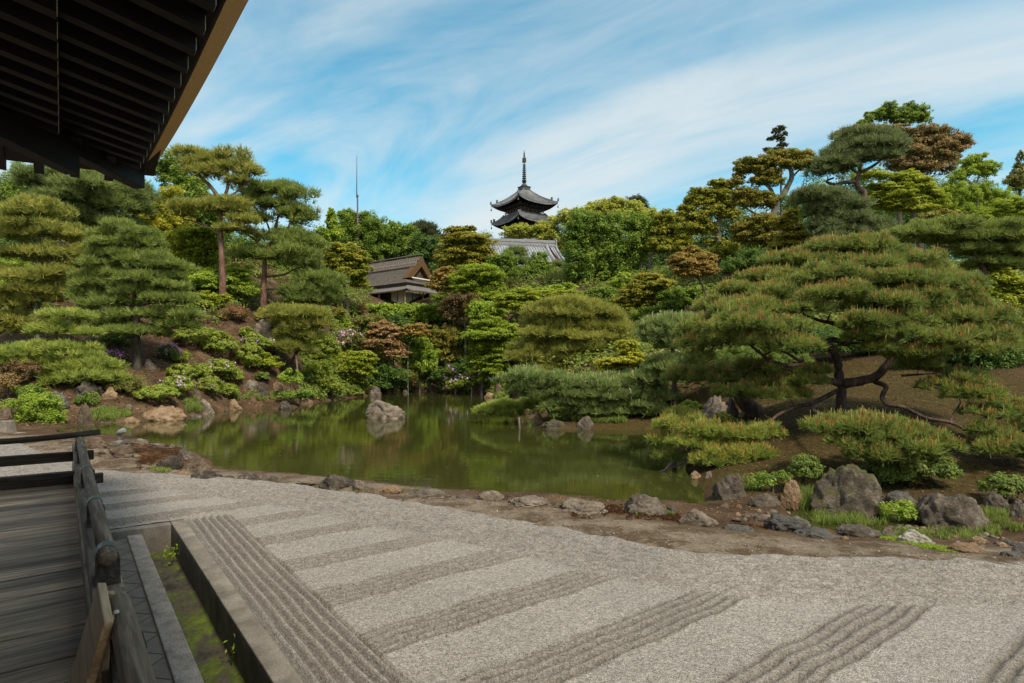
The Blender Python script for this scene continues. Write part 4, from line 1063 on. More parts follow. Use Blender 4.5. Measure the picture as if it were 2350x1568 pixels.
R_('L', 1765, 285, 70, 62, 'pale', 'small pale pointed stone on the slope beside the straight pine trunk', peak=.5)
R_('L', 2330, 650, 40, 50, 'grey', 'grey stone in the bare soil between clipped azaleas on the left slope')
R_('4', 152, 1142, 92, 72, 'pale', 'big pale lichen covered boulder high on the left slope', ang=.5)
R_('3', 545, 1195, 62, 32, 'grey', 'grey flat boulder half hidden behind the pines on the left slope')
# island under the low black pines and the right shore
R_('I', 190, 578, 72, 58, 'tan', 'pointed tan rock at the left tip of the pine covered spit', lvl=WZ, peak=.4)
R_('I', 330, 622, 122, 46, 'mossy', 'long dark mossy rock at the tip of the pine covered spit', lvl=WZ)
R_('I', 500, 640, 50, 20, 'dark', 'small dark rock in the water edge between two larger ones on the spit', lvl=WZ)
R_('I', 640, 612, 92, 64, 'grey', 'rounded grey rock in the middle of the spit shore', lvl=WZ, ang=.4)
R_('I', 795, 648, 52, 24, 'dark', 'low dark stone right of the rounded rock on the spit shore', lvl=WZ)
R_('I', 935, 646, 66, 26, 'tan', 'flat tan stone on the spit shore', lvl=WZ)
R_('I', 1090, 625, 70, 38, 'grey', 'smooth grey stone at the right end of the spit shore', lvl=WZ, ang=.3)
R_('I', 1900, 480, 170, 130, 'pale', 'broad pale brown boulder beneath the needles left of the big pine', ang=.8)
R_('I', 2085, 470, 70, 135, 'grey', 'grey pointed standing slab beside the broad pale brown boulder', peak=.6, ang=.8)
R_('I', 2120, 640, 200, 34, 'blue', 'flat blue grey slab set in the moss below the standing slab')
R_('I', 1660, 1020, 40, 42, 'tan', 'small tan stone at the waterline beneath the overhanging pine branch', lvl=WZ)
R_('I', 1720, 1120, 70, 40, 'tan', 'wedge shaped tan rock at the water beneath the overhanging pine branch', lvl=WZ)
R_('I', 1860, 1150, 52, 65, 'pale', 'pale slab leaning on the big dark boulder by the water', lvl=WZ, ang=.8)
R_('7', 430, 1215, 100, 72, 'mossy', 'big dark moss topped boulder at the right shore of the pond', lvl=WZ, ang=.7)
R_('7', 410, 1318, 48, 30, 'grey', 'squared grey stone at the foot of the big dark boulder', lvl=WZ, ang=.8)
R_('7', 481, 1310, 19, 19, 'tan', 'little orange tan stone beside the squared grey stone', lvl=-.28)
R_('7', 612, 1290, 97, 42, 'grey', 'smooth rounded grey boulder between the dark boulder and the tan one', lvl=-.3, ang=.3)
R_('7', 738, 1240, 62, 66, 'tan', 'upright tan boulder in front of the small green bush', lvl=-.3, ang=.7)
R_('7', 1015, 1222, 185, 112, 'mossy', 'largest mossy brown boulder below the round bush', lvl=-.3, ang=.7)
R_('7', 1270, 1270, 90, 34, 'blue', 'blue grey boulder beneath the big round bush', ang=.4)
R_('7', 1510, 1322, 170, 84, 'grey', 'large grey brown boulder with lichen spots above the pebbles at the right', ang=.8)
R_('7', 1650, 1372, 78, 40, 'grey', 'wedge of grey rock leaning against the large lichen spotted boulder', ang=.9)
R_('7', 1745, 1292, 78, 58, 'grey', 'blocky grey boulder below the small bush near the right edge', ang=.8)
R_('7', 1855, 1322, 45, 45, 'grey', 'grey boulder cut by the right edge of the picture')
R_('7', 720, 1390, 112, 36, 'blue', 'slanting slate coloured slab beside the dry stream', ang=.8)
R_('7', 580, 1365, 40, 13, 'grey', 'small flat grey stones at the mouth of the dry stream')
# the near shore, left to right
R_('8', 75, 465, 76, 36, 'brown', 'brown flat boulder behind the end of the wooden railing')
R_('8', 232, 467, 72, 14, 'grey', 'low grey slab under the garden spotlight')
R_('8', 355, 461, 46, 15, 'pale', 'pale low stone on the near shore right of the garden spotlight')
R_('8', 435, 480, 56, 11, 'grey', 'flat grey stone at the water edge of the mossy point')
R_('8', 518, 490, 20, 12, 'pale', 'small pale stone at the tip of the mossy point')
R_('8', 210, 515, 108, 30, 'brown', 'broad weathered brown rock set in the sand below the spotlight')
R_('8', 300, 540, 40, 8, 'pale', 'thin pale flagstone in the sand beside the dark red moss')
R_('8', 510, 580, 82, 37, 'dark', 'dark lichen streaked rock left of the brown angular one on the near shore', ang=.4)
R_('8', 602, 535, 55, 32, 'grey', 'grey rock behind the dark rocks at the near shore')
R_('8', 655, 592, 92, 43, 'brown', 'brown angular rock at the water edge of the near shore', ang=.8)
R_('8', 590, 636, 46, 16, 'tan', 'small tan rock at the gravel edge below the brown angular rock')
R_('8', 710, 656, 102, 24, 'dark', 'long low dark rock lying on the gravel edge at the left')
R_('8', 845, 664, 30, 10, 'grey', 'small grey cobble between two long dark shore rocks')
R_('8', 955, 657, 80, 24, 'dark', 'dark humped rock on the near shore right of the long low one')
R_('8', 1040, 660, 20, 15, 'grey', 'small grey cobble touching the dark humped shore rock')
R_('8', 1092, 671, 33, 17, 'grey', 'egg shaped grey stone on the near shore', ang=.3)
R_('8', 1290, 686, 72, 11, 'pale', 'thin pale slab lying flat on the near shore')
R_('8', 1465, 692, 112, 40, 'dark', 'large dark rock on the near shore beside the pond ripples', ang=.6)
R_('8', 1575, 704, 42, 25, 'pale', 'pale grey rock touching the large dark rock on the near shore', ang=.4)
R_('8', 1600, 738, 58, 9, 'grey', 'thin grey slab below the pale rock on the near shore')
R_('8', 1750, 730, 70, 19, 'tan', 'low orange tan rock on the near shore')
R_('8', 1980, 753, 122, 18, 'grey', 'long flat grey rock on the near shore right of the orange tan one')
R_('8', 2150, 774, 50, 13, 'grey', 'small flat grey rock at the end of the long flat one')
R_('K', 1768, 190, 76, 23, 'pale', 'rounded pale grey rock in the middle of the near shore', ang=.4)
R_('K', 1965, 220, 128, 22, 'pale', 'long low pale rock with red moss at its foot on the near shore', ang=.4)
R_('K', 2125, 245, 28, 13, 'grey', 'small round grey stone between two pale shore rocks', ang=.3)
R_('K', 2262, 248, 130, 34, 'pale', 'big pale streaked rock on the near shore left of the dark humped one', ang=.5)
R_('G', 430, 227, 118, 40, 'grey', 'dark topped humped grey rock at the right part of the near shore', ang=.4)
R_('G', 565, 252, 35, 18, 'grey', 'small grey rock right of the humped one on the near shore')
R_('G', 690, 290, 112, 36, 'pale', 'sloping pale rock where the near shore meets the dry stream', ang=.5)
R_('G', 900, 348, 85, 10, 'blue', 'thin blue grey edging slab along the dry stream')
R_('G', 1290, 375, 130, 17, 'blue', 'long low blue grey edging stone right of the slate slab')
R_('G', 1505, 362, 118, 27, 'grey', 'dark purple grey rock edging the gravel at the right', ang=.4)
R_('G', 1665, 372, 46, 18, 'grey', 'small grey rock between the purple grey and the white edging rocks')
R_('G', 1805, 392, 92, 30, 'white', 'white lichen crusted rock edging the gravel at the right', ang=.5)
R_('G', 1443, 396, 20, 8, 'tan', 'small orange stone at the foot of the purple grey rock')
R_('G', 2060, 450, 110, 14, 'tan', 'flat ochre slab at the gravel edge near the right', ang=.5)
R_('G', 2330, 455, 46, 22, 'blue', 'blue grey stone at the right edge beside the flat ochre slabs')
R_('G', 2290, 478, 55, 12, 'blue', 'flat blue stone at the gravel edge near the right corner')
R_('S', 915, 1305, 62, 30, 'tan', 'rounded tan cobble in the grass of the dry stream')
R_('S', 865, 1352, 46, 24, 'tan', 'tan cobble on the ochre slab in the dry stream')
R_('S', 738, 1343, 44, 22, 'white', 'white cobble in the dry stream')
R_('S', 1155, 1355, 50, 20, 'tan', 'orange cobble near the right end of the dry stream')
R_('S', 1190, 1322, 46, 24, 'blue', 'blue grey cobble near the right end of the dry stream')
pb = 'pebbles in the dry stream bed'
for i in range(70):
    t = rng.random(); cx = 40 + 1300 * t; cy = rng.normal(1185 + 150 * t, 45)
    if cx < 700 and cy > 1235: cy = 1235 - rng.uniform(0, 60)
    cy = min(cy, 1440)
    R_('S', cx, cy, rng.uniform(16, 46), rng.uniform(7, 14), ('tan', 'grey', 'tan', 'brown', 'grey', 'pale')[i % 6], 'small flat pebble lying in the dry stream bed at the right', pb, small=True, ang=.3, name='pebble', cat='pebble')
for i in range(22):
    R_('7', rng.uniform(470, 760), rng.uniform(1325, 1385), rng.uniform(9, 26), rng.uniform(5, 10), ('tan', 'grey', 'grey', 'pale')[i % 4], 'small stone at the mouth of the dry stream beside the slate slab', 'stones at the stream mouth', small=True, ang=.3, name='pebble', cat='pebble')
for i, (x, y) in enumerate(((233, 972), (250, 973), (452, 951), (520, 944), (600, 938), (745, 921), (770, 918), (930, 901), (960, 899), (985, 899), (1052, 900), (1100, 905))):
    R_('D', x, y - 3, rng.uniform(6, 12), rng.uniform(2, 4), ('brown', 'grey', 'tan')[i % 3], 'little stone at the waterline between the larger rocks of the far shore', 'little far shore stones', small=True, lvl=WZ, name='pebble', cat='pebble')
# stone post at the far left
p = march(*zc('L', 50, 1090)); w = MB()
w.hexa([(-.27, -.25, -.1), (.27, -.25, -.1), (.27, .25, -.1), (-.27, .25, -.1)], [(-.22, -.2, .42), (.22, -.2, .42), (.22, .2, .42), (-.22, .2, .42)])
w.box(-.45, .45, -.4, .4, -.2, -.02)
so = w.build('stone_post', stone, bevel=.03); so.location = tuple(p); tag(so, 'short square stone post at the left edge beyond the railing', 'post')

# ---------------------------------------------------------------- garden spotlight, stakes, cable, leaning board, weeds
metal = surf('grey_metal', [(.3, (.10, .10, .10)), (.7, (.20, .20, .20))], 8, (1, 1, 1), .4, .05, .002, spec=.6)
p = march(275, 1021); k = p[1] / F
sp = empty('spotlight', p, 0); tag(sp, 'grey garden spotlight on a short stem on the near shore pointing over the pond', 'spotlight')
MB().lathe([(0, -.02), (.105, -.02), (.105, .10), (.06, .13), (0, .13)], (0, 0), 14).build('base', metal, sp, smooth=False)
MB().tube([(0, 0, .12), (0, 0, .32)], .024, 8).build('stem', metal, sp)
MB().tube([(-.09, .02, .30), (-.04, .0, .335), (.05, -.02, .385), (.16, -.04, .445), (.165, -.041, .447)], [.03, .065, .085, .078, .06], 14).build('lamp_head', metal, sp, smooth=True)
MB().tube([(-.06, 0, .20), (.06, 0, .20)], .016, 8).build('bracket', metal, sp)
cb = MB().tube(catmull([G(135, 1019, .03), G(150, 1014, .04), G(175, 1015, .03), G(200, 1016, .03), G(250, 1021, .02)], 5), .012, 6)
tag(cb.build('cable', surf('black_cable', [(.3, (.02, .02, .02)), (.7, (.04, .04, .04))], 5), smooth=True), 'thin black cable loop lying on the sand near the spotlight', 'cable')
bambo = surf('stake_wood', [(.3, (.07, .05, .038)), (.7, (.16, .125, .10))], 6)
def stake(p0, p1, r, label):
    o = MB().tube([p0, (np.array(p0) + np.array(p1)) / 2 + (.02, 0, 0), p1], r, 7).build('stake', bambo, smooth=True, off=np.array(p0)); o.location = tuple(p0); tag(o, label, 'stake')
Ys = 2.65 * F / (928 - YH)
stake(P(691, 938, Ys) - (0, 0, .1), P(679, 815, Ys + .6), .065, 'thin leaning wooden stake rising from the far water edge to prop a pine')
Yq = 2.65 * F / (985 - YH)
stake(P(1192, 992, Yq) - (0, 0, .4), P(1191, 958, Yq), .045, 'short stake standing in the water under the low pine branch')
newwood = wood('new_pine_board', (.30, .17, .08), (.45, .28, .14), (.58, .39, .22), True, .45, 1.6, .15, .4)
brd = empty('leaning_board', VV(2.0, 0, FZ), RV); tag(brd, 'fresh light brown wooden board leaning on the railing with two battens on its back', 'board')
# board leans outward: bottom on the deck at y=+.20, top at y=-.10 (local)
def lean(x0, x1, t0, t1, o0, o1):   # t along the slope, o = thickness outward
    bx, tx = np.array((.035, .005)), np.array((-.118, .60)); dv = unit(tx - bx); nv = np.array((-dv[1], dv[0])) * np.array((1, 1))
    ln = np.linalg.norm(tx - bx)
    def q(x, t, o_): c = bx + dv * ln * t + nv * o_; return (x, c[0], c[1])
    return [q(x0, t0, o0), q(x1, t0, o0), q(x1, t0, o1), q(x0, t0, o1)], [q(x0, t1, o0), q(x1, t1, o0), q(x1, t1, o1), q(x0, t1, o1)]
xa, xb = .50, .96
w = MB(); w.hexa(*lean(xa, xb, .0, 1.0, 0, .03)); w.build('panel', newwood, brd, bevel=.004)
for x in (xa + .05, xb - .12):
    w = MB(); w.hexa(*lean(x, x + .045, .04, .985, .0305, .056)); w.build('batten', newwood, brd, bevel=.003)
w = MB(); w.lathe([(.0, .0), (.010, .0), (.008, .008), (0, .010)], (xa + .07, -.158), 10); sc_ = w.build('screw', surf('steel', [(.3, (.4, .4, .4)), (.7, (.6, .6, .6))], 3, rough=.3), brd); sc_.location = (0, 0, .595)
sil = MB(); sil.box(1.6, 2.35, .04, .34, FZ + .004, FZ + .03); so = sil.build('threshold_board', newwood, bevel=.004); so.location = (0, 0, 0); so.rotation_euler[2] = RV
tag(so, 'short fresh wooden board lying flat on the veranda deck by the leaning board', 'board')

# ---------------------------------------------------------------- plants
bark = surf('bark', [(.3, (.030, .023, .018)), (.5, (.075, .058, .046)), (.72, (.15, .125, .105))], 4, (1, 1, .25), .9, .8, .03, fine=(18, .5))
bark_red = surf('red_pine_bark', [(.3, (.060, .030, .020)), (.5, (.15, .080, .055)), (.72, (.26, .165, .125))], 4, (1, 1, .3), .9, .8, .03, fine=(16, .5))
bark_gr = surf('grey_bark', [(.3, (.060, .054, .046)), (.5, (.13, .118, .10)), (.72, (.24, .225, .20))], 4, (1, 1, .3), .9, .6, .03, fine=(18, .5))
bark_dk = surf('dark_pine_bark', [(.3, (.024, .015, .011)), (.5, (.072, .045, .034)), (.72, (.165, .115, .090))], 7, (1, 1, .22), .85, 1.0, .03, fine=(24, .6))
BK = {'n': bark, 'r': bark_red, 'g': bark_gr, 'd': bark_dk}
def plant(z, name, label, cat, kind, Y, blobs, col, trunk=None, r0=.12, bk='n', limbs=(), grp=None, flower=None, ff=.08, dens=1.0, dep=.8, auto=True, mats=None, leaf=None):
    """blobs / trunk / limbs in photo coordinates of zone z; Y = metres from the camera (None: stand where the base is seen)"""
    s = ZONE[z][2]
    if Y is None:
        bx, by = trunk[0] if trunk else (blobs[0][0], max(b[1] + b[3] for b in blobs[:1]))
        Y = march(*zc(z, bx, by))[1]
    k = Y / F / s
    W = []
    for b in blobs:
        dy = b[4] if len(b) > 4 else 0.0
        Yb = Y + dy; x, y = zc(z, b[0], b[1]); kb = Yb / F / s
        W.append((P(x, y, Yb), (b[2] * kb, max(b[2] * kb * dep, .15), b[3] * kb)))
    tops = [w[0] for w in W]
    if kind in ('broad', 'maple', 'tuft') and len(W) > 2 and col != 'conifer':      # knit neighbouring boughs together
        ex = []
        for i, (C1, R1) in enumerate(W):
            o_ = sorted(((np.linalg.norm(C1 - C2), j) for j, (C2, R2) in enumerate(W) if j != i))[:2]
            for d_, j in o_:
                if j > i or rng.random() < .3:
                    if d_ < 1.7 * (R1[0] + W[j][1][0]): ex.append((C1 * .5 + W[j][0] * .5 + (rng.normal(0, .1) * R1[0], R1[0] * .25, -R1[2] * .15), tuple(.78 * (a_ + b_) / 2 for a_, b_ in zip(R1, W[j][1]))))
        W = W + ex
    if trunk:
        tp = [P(*zc(z, t[0], t[1]), Y + (t[2] if len(t) > 2 else 0)) for t in trunk]
        base = tp[0].copy(); gz0 = float(ground(base)[0])
        if base[2] > gz0 - .05: tp = [np.array((base[0], base[1], gz0 - .15))] + tp
        base = np.array((base[0], base[1], max(gz0, WZ)))
    else:
        c = np.mean(tops, 0); gz0 = float(ground(c)[0]); base = np.array((c[0], c[1], max(gz0, WZ)))
        hi = max(tops, key=lambda t: t[2])
        tp = [base - (0, 0, .15), base * .5 + c * .5 + (rng.normal(0, .03), 0, 0), c * .4 + hi * .6]
    root = empty(name, base); tag(root, label, cat, grp)
    mb = MB()
    tc_ = catmull(tp, 4); n = len(tc_)
    rad = [r0 * (1.25 if i == 0 else 1) * (1 - .62 * i / (n - 1)) for i in range(n)]
    mb.tube(tc_, rad, 9, wob=.08)
    wood_pts = [(p_, r_) for p_, r_ in zip(tc_, rad)]
    for lb in limbs:
        pts = [P(*zc(z, t[0], t[1]), Y + (t[2] if len(t) > 2 else 0)) for t in lb[1:]]
        cc = catmull(pts, 4); m_ = len(cc)
        mb.tube(cc, [lb[0] * (1 - .6 * i / (m_ - 1)) for i in range(m_)], 8, wob=.1)
        wood_pts += [(p_, lb[0] * .6) for p_ in cc]
    if auto and kind != 'shrub':
        for C, R in W:
            ta = np.array([w_[0] for w_ in wood_pts]); tr_ = np.array([w_[1] for w_ in wood_pts])
            cost = ((ta - C) ** 2).sum(1) + np.where(ta[:, 2] > C[2] + .1, 4.0, 0)
            ia = int(np.argmin(cost)); a = ta[ia]; rb = min(r0 * .34, tr_[ia] * .6)
            if np.linalg.norm(C - a) < .15: continue
            mid = a * .5 + C * .5 + rng.normal(0, .07, 3) * np.linalg.norm(C - a) + (0, 0, -.06 * np.linalg.norm(C - a))
            e = C - np.array((0, 0, R[2] * .35))
            mb.tube(catmull([a, mid, e], 3), [rb * q_ for q_ in (1, .85, .7, .56, .44, .34, .25)], 6)
            wood_pts += [(mid, rb * .6), (e, rb * .4)]
            for _ in range(4 if 'pine' in kind else 2):
                q = C + rdir(1, -.2)[0] * np.array(R) * .7
                mb.tube([e, e * .5 + q * .5 + rng.normal(0, .05, 3), q], [r0 * .10, r0 * .07, r0 * .03], 5)
    mb.build('trunk', BK[bk], root, True, off=base)
    lv = Leaves(); crown(lv, kind, W, Y, dens, flower, ff, leaf, col == 'pinebl')
    ms = [pal(col)]
    if flower:
        ms.append(flo(flower))
        if 'pine' in kind: ms.append(flo('green_candle' if flower == 'candle' else 'pale_candle'))
    lv.build('crown', ms, root, base)
    return root
T = plant
# ---- far trees behind everything (left to right)
T('3', 'broadleaf_tree', 'bright green broadleaf tree under the eave at the far left', 'tree', 'tuft', 47, [(70, 330, 150, 190), (190, 260, 110, 90), (40, 520, 130, 130), (150, 480, 90, 120)], 'green', None, .25)
T('3', 'broadleaf_tree', 'tall airy broadleaf tree behind the crown of the tall red pine', 'tree', 'broad', 58, [(1060, 110, 90, 60), (1000, 165, 60, 45), (1090, 220, 90, 70), (1190, 270, 80, 80), (1150, 430, 130, 120), (1240, 380, 110, 110), (1270, 520, 120, 120)], 'green', [(1110, 700), (1115, 420), (1140, 180)], .28, dens=.75)
T('3', 'broadleaf_tree', 'yellow leaved tree left of the tall red pine', 'tree', 'tuft', 51, [(960, 410, 110, 80), (1050, 310, 75, 40), (900, 480, 110, 70), (1040, 480, 110, 90), (980, 560, 120, 80)], 'yellow', None, .2)
T('3', 'maple_tree', 'rounded bright lime maple just left of the tall red pine trunk', 'tree', 'maple', 48, [(1190, 640, 130, 70), (1130, 700, 130, 80), (1260, 700, 110, 90), (1180, 780, 150, 70), (1230, 570, 100, 35)], 'mapley', None, .16, 'g')
T('3', 'broadleaf_tree', 'reddish brown leaved tree between the two left pines', 'tree', 'tuft', 39, [(520, 690, 120, 70), (460, 780, 120, 80), (590, 760, 90, 80), (480, 880, 110, 80)], 'goldbr', None, .14)
T('3', 'broadleaf_tree', 'dark green tree in the gap under the big dark pine', 'tree', 'tuft', 44, [(600, 590, 130, 90), (520, 560, 90, 70), (700, 560, 100, 90), (300, 760, 120, 120), (120, 700, 120, 100)], 'dgreen', None, .18)
T('3', 'broadleaf_tree', 'yellow green tree with loose leaves behind the leftmost pine', 'tree', 'broad', 38, [(60, 740, 110, 60), (110, 880, 100, 60), (40, 900, 90, 60)], 'bgreen', None, .12)
T('4', 'broadleaf_tree', 'low dark green tree behind the right hand red pine', 'tree', 'tuft', 62, [(30, 620, 120, 90), (300, 560, 110, 70), (220, 700, 130, 90), (330, 780, 140, 90), (60, 760, 120, 90)], 'green', None, .2)
T('4', 'broadleaf_tree', 'slender yellow green tree with a topmost tuft left of the lightning mast', 'tree', 'broad', 76, [(558, 425, 26, 26), (560, 480, 34, 34), (510, 550, 45, 35), (575, 560, 55, 50), (520, 620, 60, 50)], 'bgreen', [(500, 760), (505, 620), (556, 430)], .18)
T('4', 'broadleaf_tree', 'dense green tree directly behind the lightning mast', 'tree', 'broad', 80, [(670, 480, 80, 60), (650, 560, 90, 80), (720, 540, 90, 80), (640, 440, 45, 25), (690, 650, 120, 80)], 'green', None, .3)
T('4', 'broadleaf_tree', 'green tree with feathery top right of the lightning mast', 'tree', 'tuft', 79, [(800, 490, 85, 60), (830, 540, 60, 60), (770, 580, 90, 70), (790, 680, 80, 90), (760, 445, 40, 25)], 'green', None, .3)
T('4', 'broadleaf_tree', 'light green broad tree behind the ridge of the tea house', 'tree', 'tuft', 82, [(960, 560, 105, 60), (900, 600, 80, 70), (1020, 610, 90, 80), (950, 660, 130, 80), (930, 510, 50, 30), (1010, 530, 50, 30), (860, 680, 90, 70)], 'green', None, .3)
T('4', 'pine_tree', 'small dark pine top above the right end of the tea house ridge', 'tree', 'pine', 88, [(1140, 530, 55, 25), (1110, 560, 45, 25), (1170, 575, 40, 22), (1230, 580, 30, 18)], 'conifer', [(1140, 660), (1142, 520)], .2)
T('4', 'broadleaf_tree', 'dark green rounded tree behind the gable of the tea house', 'tree', 'tuft', 80, [(1090, 630, 60, 70), (1160, 620, 70, 50), (1200, 680, 80, 60), (1130, 690, 90, 60)], 'dgreen', None, .3)
T('5', 'camphor_tree', 'yellow green camphor crown in front of the base of the pagoda', 'tree', 'broad', 110, [(225, 555, 55, 35), (300, 540, 60, 40), (370, 545, 60, 40), (440, 540, 70, 55), (490, 500, 60, 50), (480, 590, 80, 70), (540, 640, 60, 60)], 'camphor', None, .3)
T('5', 'camphor_tree', 'tall yellow green camphor tree right of the pagoda', 'tree', 'broad', 108, [(600, 450, 70, 45), (700, 430, 80, 45), (790, 385, 75, 45), (870, 365, 60, 45), (940, 400, 80, 55), (1000, 420, 70, 45), (860, 430, 110, 60), (1080, 450, 90, 45), (1140, 470, 60, 50), (660, 480, 90, 60)], 'camphor', None, .4)
T('5', 'conifer_tree', 'dark conifer top behind the tall camphor tree', 'tree', 'tuft', 116, [(1000, 345, 50, 28), (1040, 375, 40, 30), (1060, 400, 25, 20)], 'conifer', None, .2)
T('5', 'broadleaf_tree', 'big dark green broadleaf tree right of the tiled hall roof', 'tree', 'tuft', 61, [(675, 470, 90, 65), (635, 545, 80, 60), (720, 500, 90, 70), (820, 500, 100, 70), (930, 480, 90, 60), (1040, 500, 90, 60), (1110, 510, 60, 60), (665, 630, 100, 80), (780, 600, 120, 80), (920, 600, 130, 80), (1040, 600, 90, 70), (700, 700, 120, 80), (850, 690, 130, 80), (980, 690, 80, 80), (660, 800, 90, 70), (800, 790, 130, 80), (920, 800, 110, 60)], 'green', [(820, 960), (830, 700), (850, 520)], .4, 'g', dens=.9)
T('5', 'broadleaf_tree', 'small pointed green tree before the tiled hall', 'tree', 'tuft', 68, [(410, 705, 50, 40), (415, 760, 75, 50), (400, 820, 100, 60), (430, 880, 90, 50)], 'green', None, .14)
T('5', 'pine_tree', 'slim tiered garden pine in front of the tiled hall roof', 'tree', 'pine', 70, [(280, 665, 42, 16), (280, 725, 50, 18), (275, 800, 60, 20), (270, 860, 55, 18)], 'pinedk', [(285, 900), (270, 780), (290, 670)], .14, 'n')
T('5', 'pine_tree', 'thin tiered garden pine under the right end of the hall roof', 'tree', 'pine', 70, [(530, 750, 45, 18), (520, 800, 50, 18), (545, 840, 40, 16)], 'pinedk', [(530, 900), (535, 740)], .12)
T('5', 'broadleaf_tree', 'bright green tree left of the tiered pine before the hall', 'tree', 'tuft', 65, [(215, 700, 60, 36), (200, 750, 75, 45), (150, 720, 60, 45), (240, 790, 50, 40)], 'green', None, .14)
# ---- left hillside pines
T('3', 'pine_tree', 'big dark spreading pine beneath the eave at the left', 'tree', 'pine', 43, [(500, 215, 230, 45), (300, 240, 130, 45), (310, 320, 120, 45), (620, 290, 190, 50), (740, 300, 120, 50), (600, 365, 190, 50), (470, 430, 130, 50), (700, 400, 150, 50), (560, 470, 140, 45), (700, 480, 120, 45), (420, 520, 110, 40), (200, 210, 100, 30)], 'pinedk', [(385, 660), (388, 520), (400, 330)], .28, 'r', [(.13, (385, 640), (480, 570), (570, 510)), (.12, (390, 560), (520, 490), (640, 440)), (.10, (420, 630), (540, 600), (650, 590))])
T('3', 'pine_tree', 'slender leftmost pine with drooping layered pads', 'tree', 'pine', 34, [(240, 390, 150, 45), (190, 440, 120, 40), (210, 520, 200, 50), (330, 560, 110, 40), (90, 560, 90, 40), (110, 670, 150, 45), (340, 690, 150, 42), (60, 790, 120, 50), (200, 820, 150, 45), (330, 800, 110, 35), (110, 900, 130, 40), (310, 920, 120, 38), (60, 980, 110, 40), (260, 960, 80, 30), (60, 1080, 110, 45), (80, 1150, 110, 40), (170, 1120, 60, 25)], 'pineol', [(225, 1285), (228, 900), (238, 620), (240, 420)], .17, 'g', [(.05, (228, 760), (310, 720), (400, 690)), (.05, (228, 930), (300, 930), (390, 900)), (.04, (228, 1015), (120, 1020), (10, 1020))], dens=.75)
T('3', 'pine_tree', 'straight trunked pine with stacked cloud like pads in the middle of the left slope', 'tree', 'pine', 32, [(750, 515, 105, 32), (870, 545, 100, 32), (660, 560, 80, 28), (800, 590, 120, 34), (920, 610, 80, 32), (690, 630, 100, 30), (640, 680, 90, 30), (760, 690, 100, 32), (980, 690, 90, 38), (860, 720, 130, 34), (620, 745, 90, 30), (920, 760, 120, 36), (700, 790, 120, 34), (570, 820, 90, 30), (1050, 820, 80, 36), (880, 835, 140, 36), (660, 870, 140, 34), (1060, 890, 110, 40), (860, 920, 130, 34), (560, 930, 110, 34), (1000, 960, 120, 38), (1130, 960, 80, 36), (700, 980, 130, 34), (860, 1050, 150, 38), (1060, 1060, 110, 36), (680, 1110, 110, 36), (1090, 1120, 110, 36), (880, 1150, 140, 38)], 'pine', [(838, 1375), (832, 1000), (828, 680), (830, 540)], .27, 'n', dens=.8)
T('3', 'pine_tree', 'tall red trunked pine with an open flat crown against the sky', 'tree', 'pine', 44, [(1165, 60, 75, 36), (1240, 95, 80, 34), (1180, 130, 75, 30), (1310, 105, 70, 34), (1410, 85, 80, 34), (1470, 130, 70, 36), (1380, 150, 80, 30), (1530, 190, 60, 34), (1260, 180, 80, 28), (1480, 230, 70, 30), (1200, 385, 110, 26), (1330, 370, 90, 24), (1440, 360, 90, 28), (1130, 430, 70, 24), (1440, 420, 100, 26), (1500, 480, 90, 26), (1400, 520, 110, 28)], 'pineol', [(1365, 1045), (1362, 800), (1352, 560), (1350, 350)], .30, 'r', [(.17, (1350, 350), (1290, 260), (1220, 190), (1160, 70)), (.15, (1352, 360), (1395, 270), (1390, 180), (1420, 90)), (.10, (1350, 540), (1240, 490), (1120, 460)), (.09, (1370, 330), (1440, 300), (1520, 230)), (.07, (1340, 320), (1270, 310), (1200, 310)), (.07, (1400, 230), (1450, 200), (1490, 140))], dens=.62)
T('4', 'pine_tree', 'round crowned red pine with bent branches right of the tallest red pine', 'tree', 'pine', 46, [(270, 265, 90, 40), (170, 300, 110, 45), (80, 275, 90, 40), (330, 330, 85, 42), (200, 370, 120, 42), (60, 360, 100, 40), (380, 420, 70, 40), (290, 440, 100, 42), (400, 480, 60, 36), (50, 470, 90, 36), (390, 570, 80, 36), (320, 600, 120, 36), (230, 590, 90, 34), (100, 690, 110, 42), (360, 680, 120, 40), (260, 690, 80, 36), (400, 750, 100, 38), (470, 840, 110, 40), (480, 920, 140, 48), (360, 900, 90, 36), (530, 950, 100, 40), (430, 970, 100, 36)], 'pine', [(145, 900), (150, 760), (150, 650)], .30, 'r', [(.16, (150, 660), (200, 590), (225, 480), (270, 300)), (.14, (150, 650), (110, 600), (50, 560)), (.10, (200, 590), (270, 560), (310, 470)), (.09, (190, 560), (160, 470), (100, 330)), (.11, (150, 815), (270, 800), (330, 770), (420, 740)), (.11, (150, 885), (250, 890), (330, 850), (410, 820)), (.10, (170, 955), (270, 1015), (340, 1010), (430, 975))], dens=.62)
T('4', 'pine_tree', 'leaning olive pine over the bank with a stake at its foot', 'tree', 'pine', 41, [(340, 1030, 110, 42), (430, 1050, 80, 36), (300, 1085, 90, 36), (380, 1110, 120, 40), (320, 1165, 100, 36), (420, 1180, 80, 34), (290, 1250, 95, 34), (380, 1260, 110, 36), (470, 1100, 70, 34)], 'pineol', [(268, 1425), (300, 1370), (335, 1300), (375, 1220), (405, 1120)], .16, 'd')
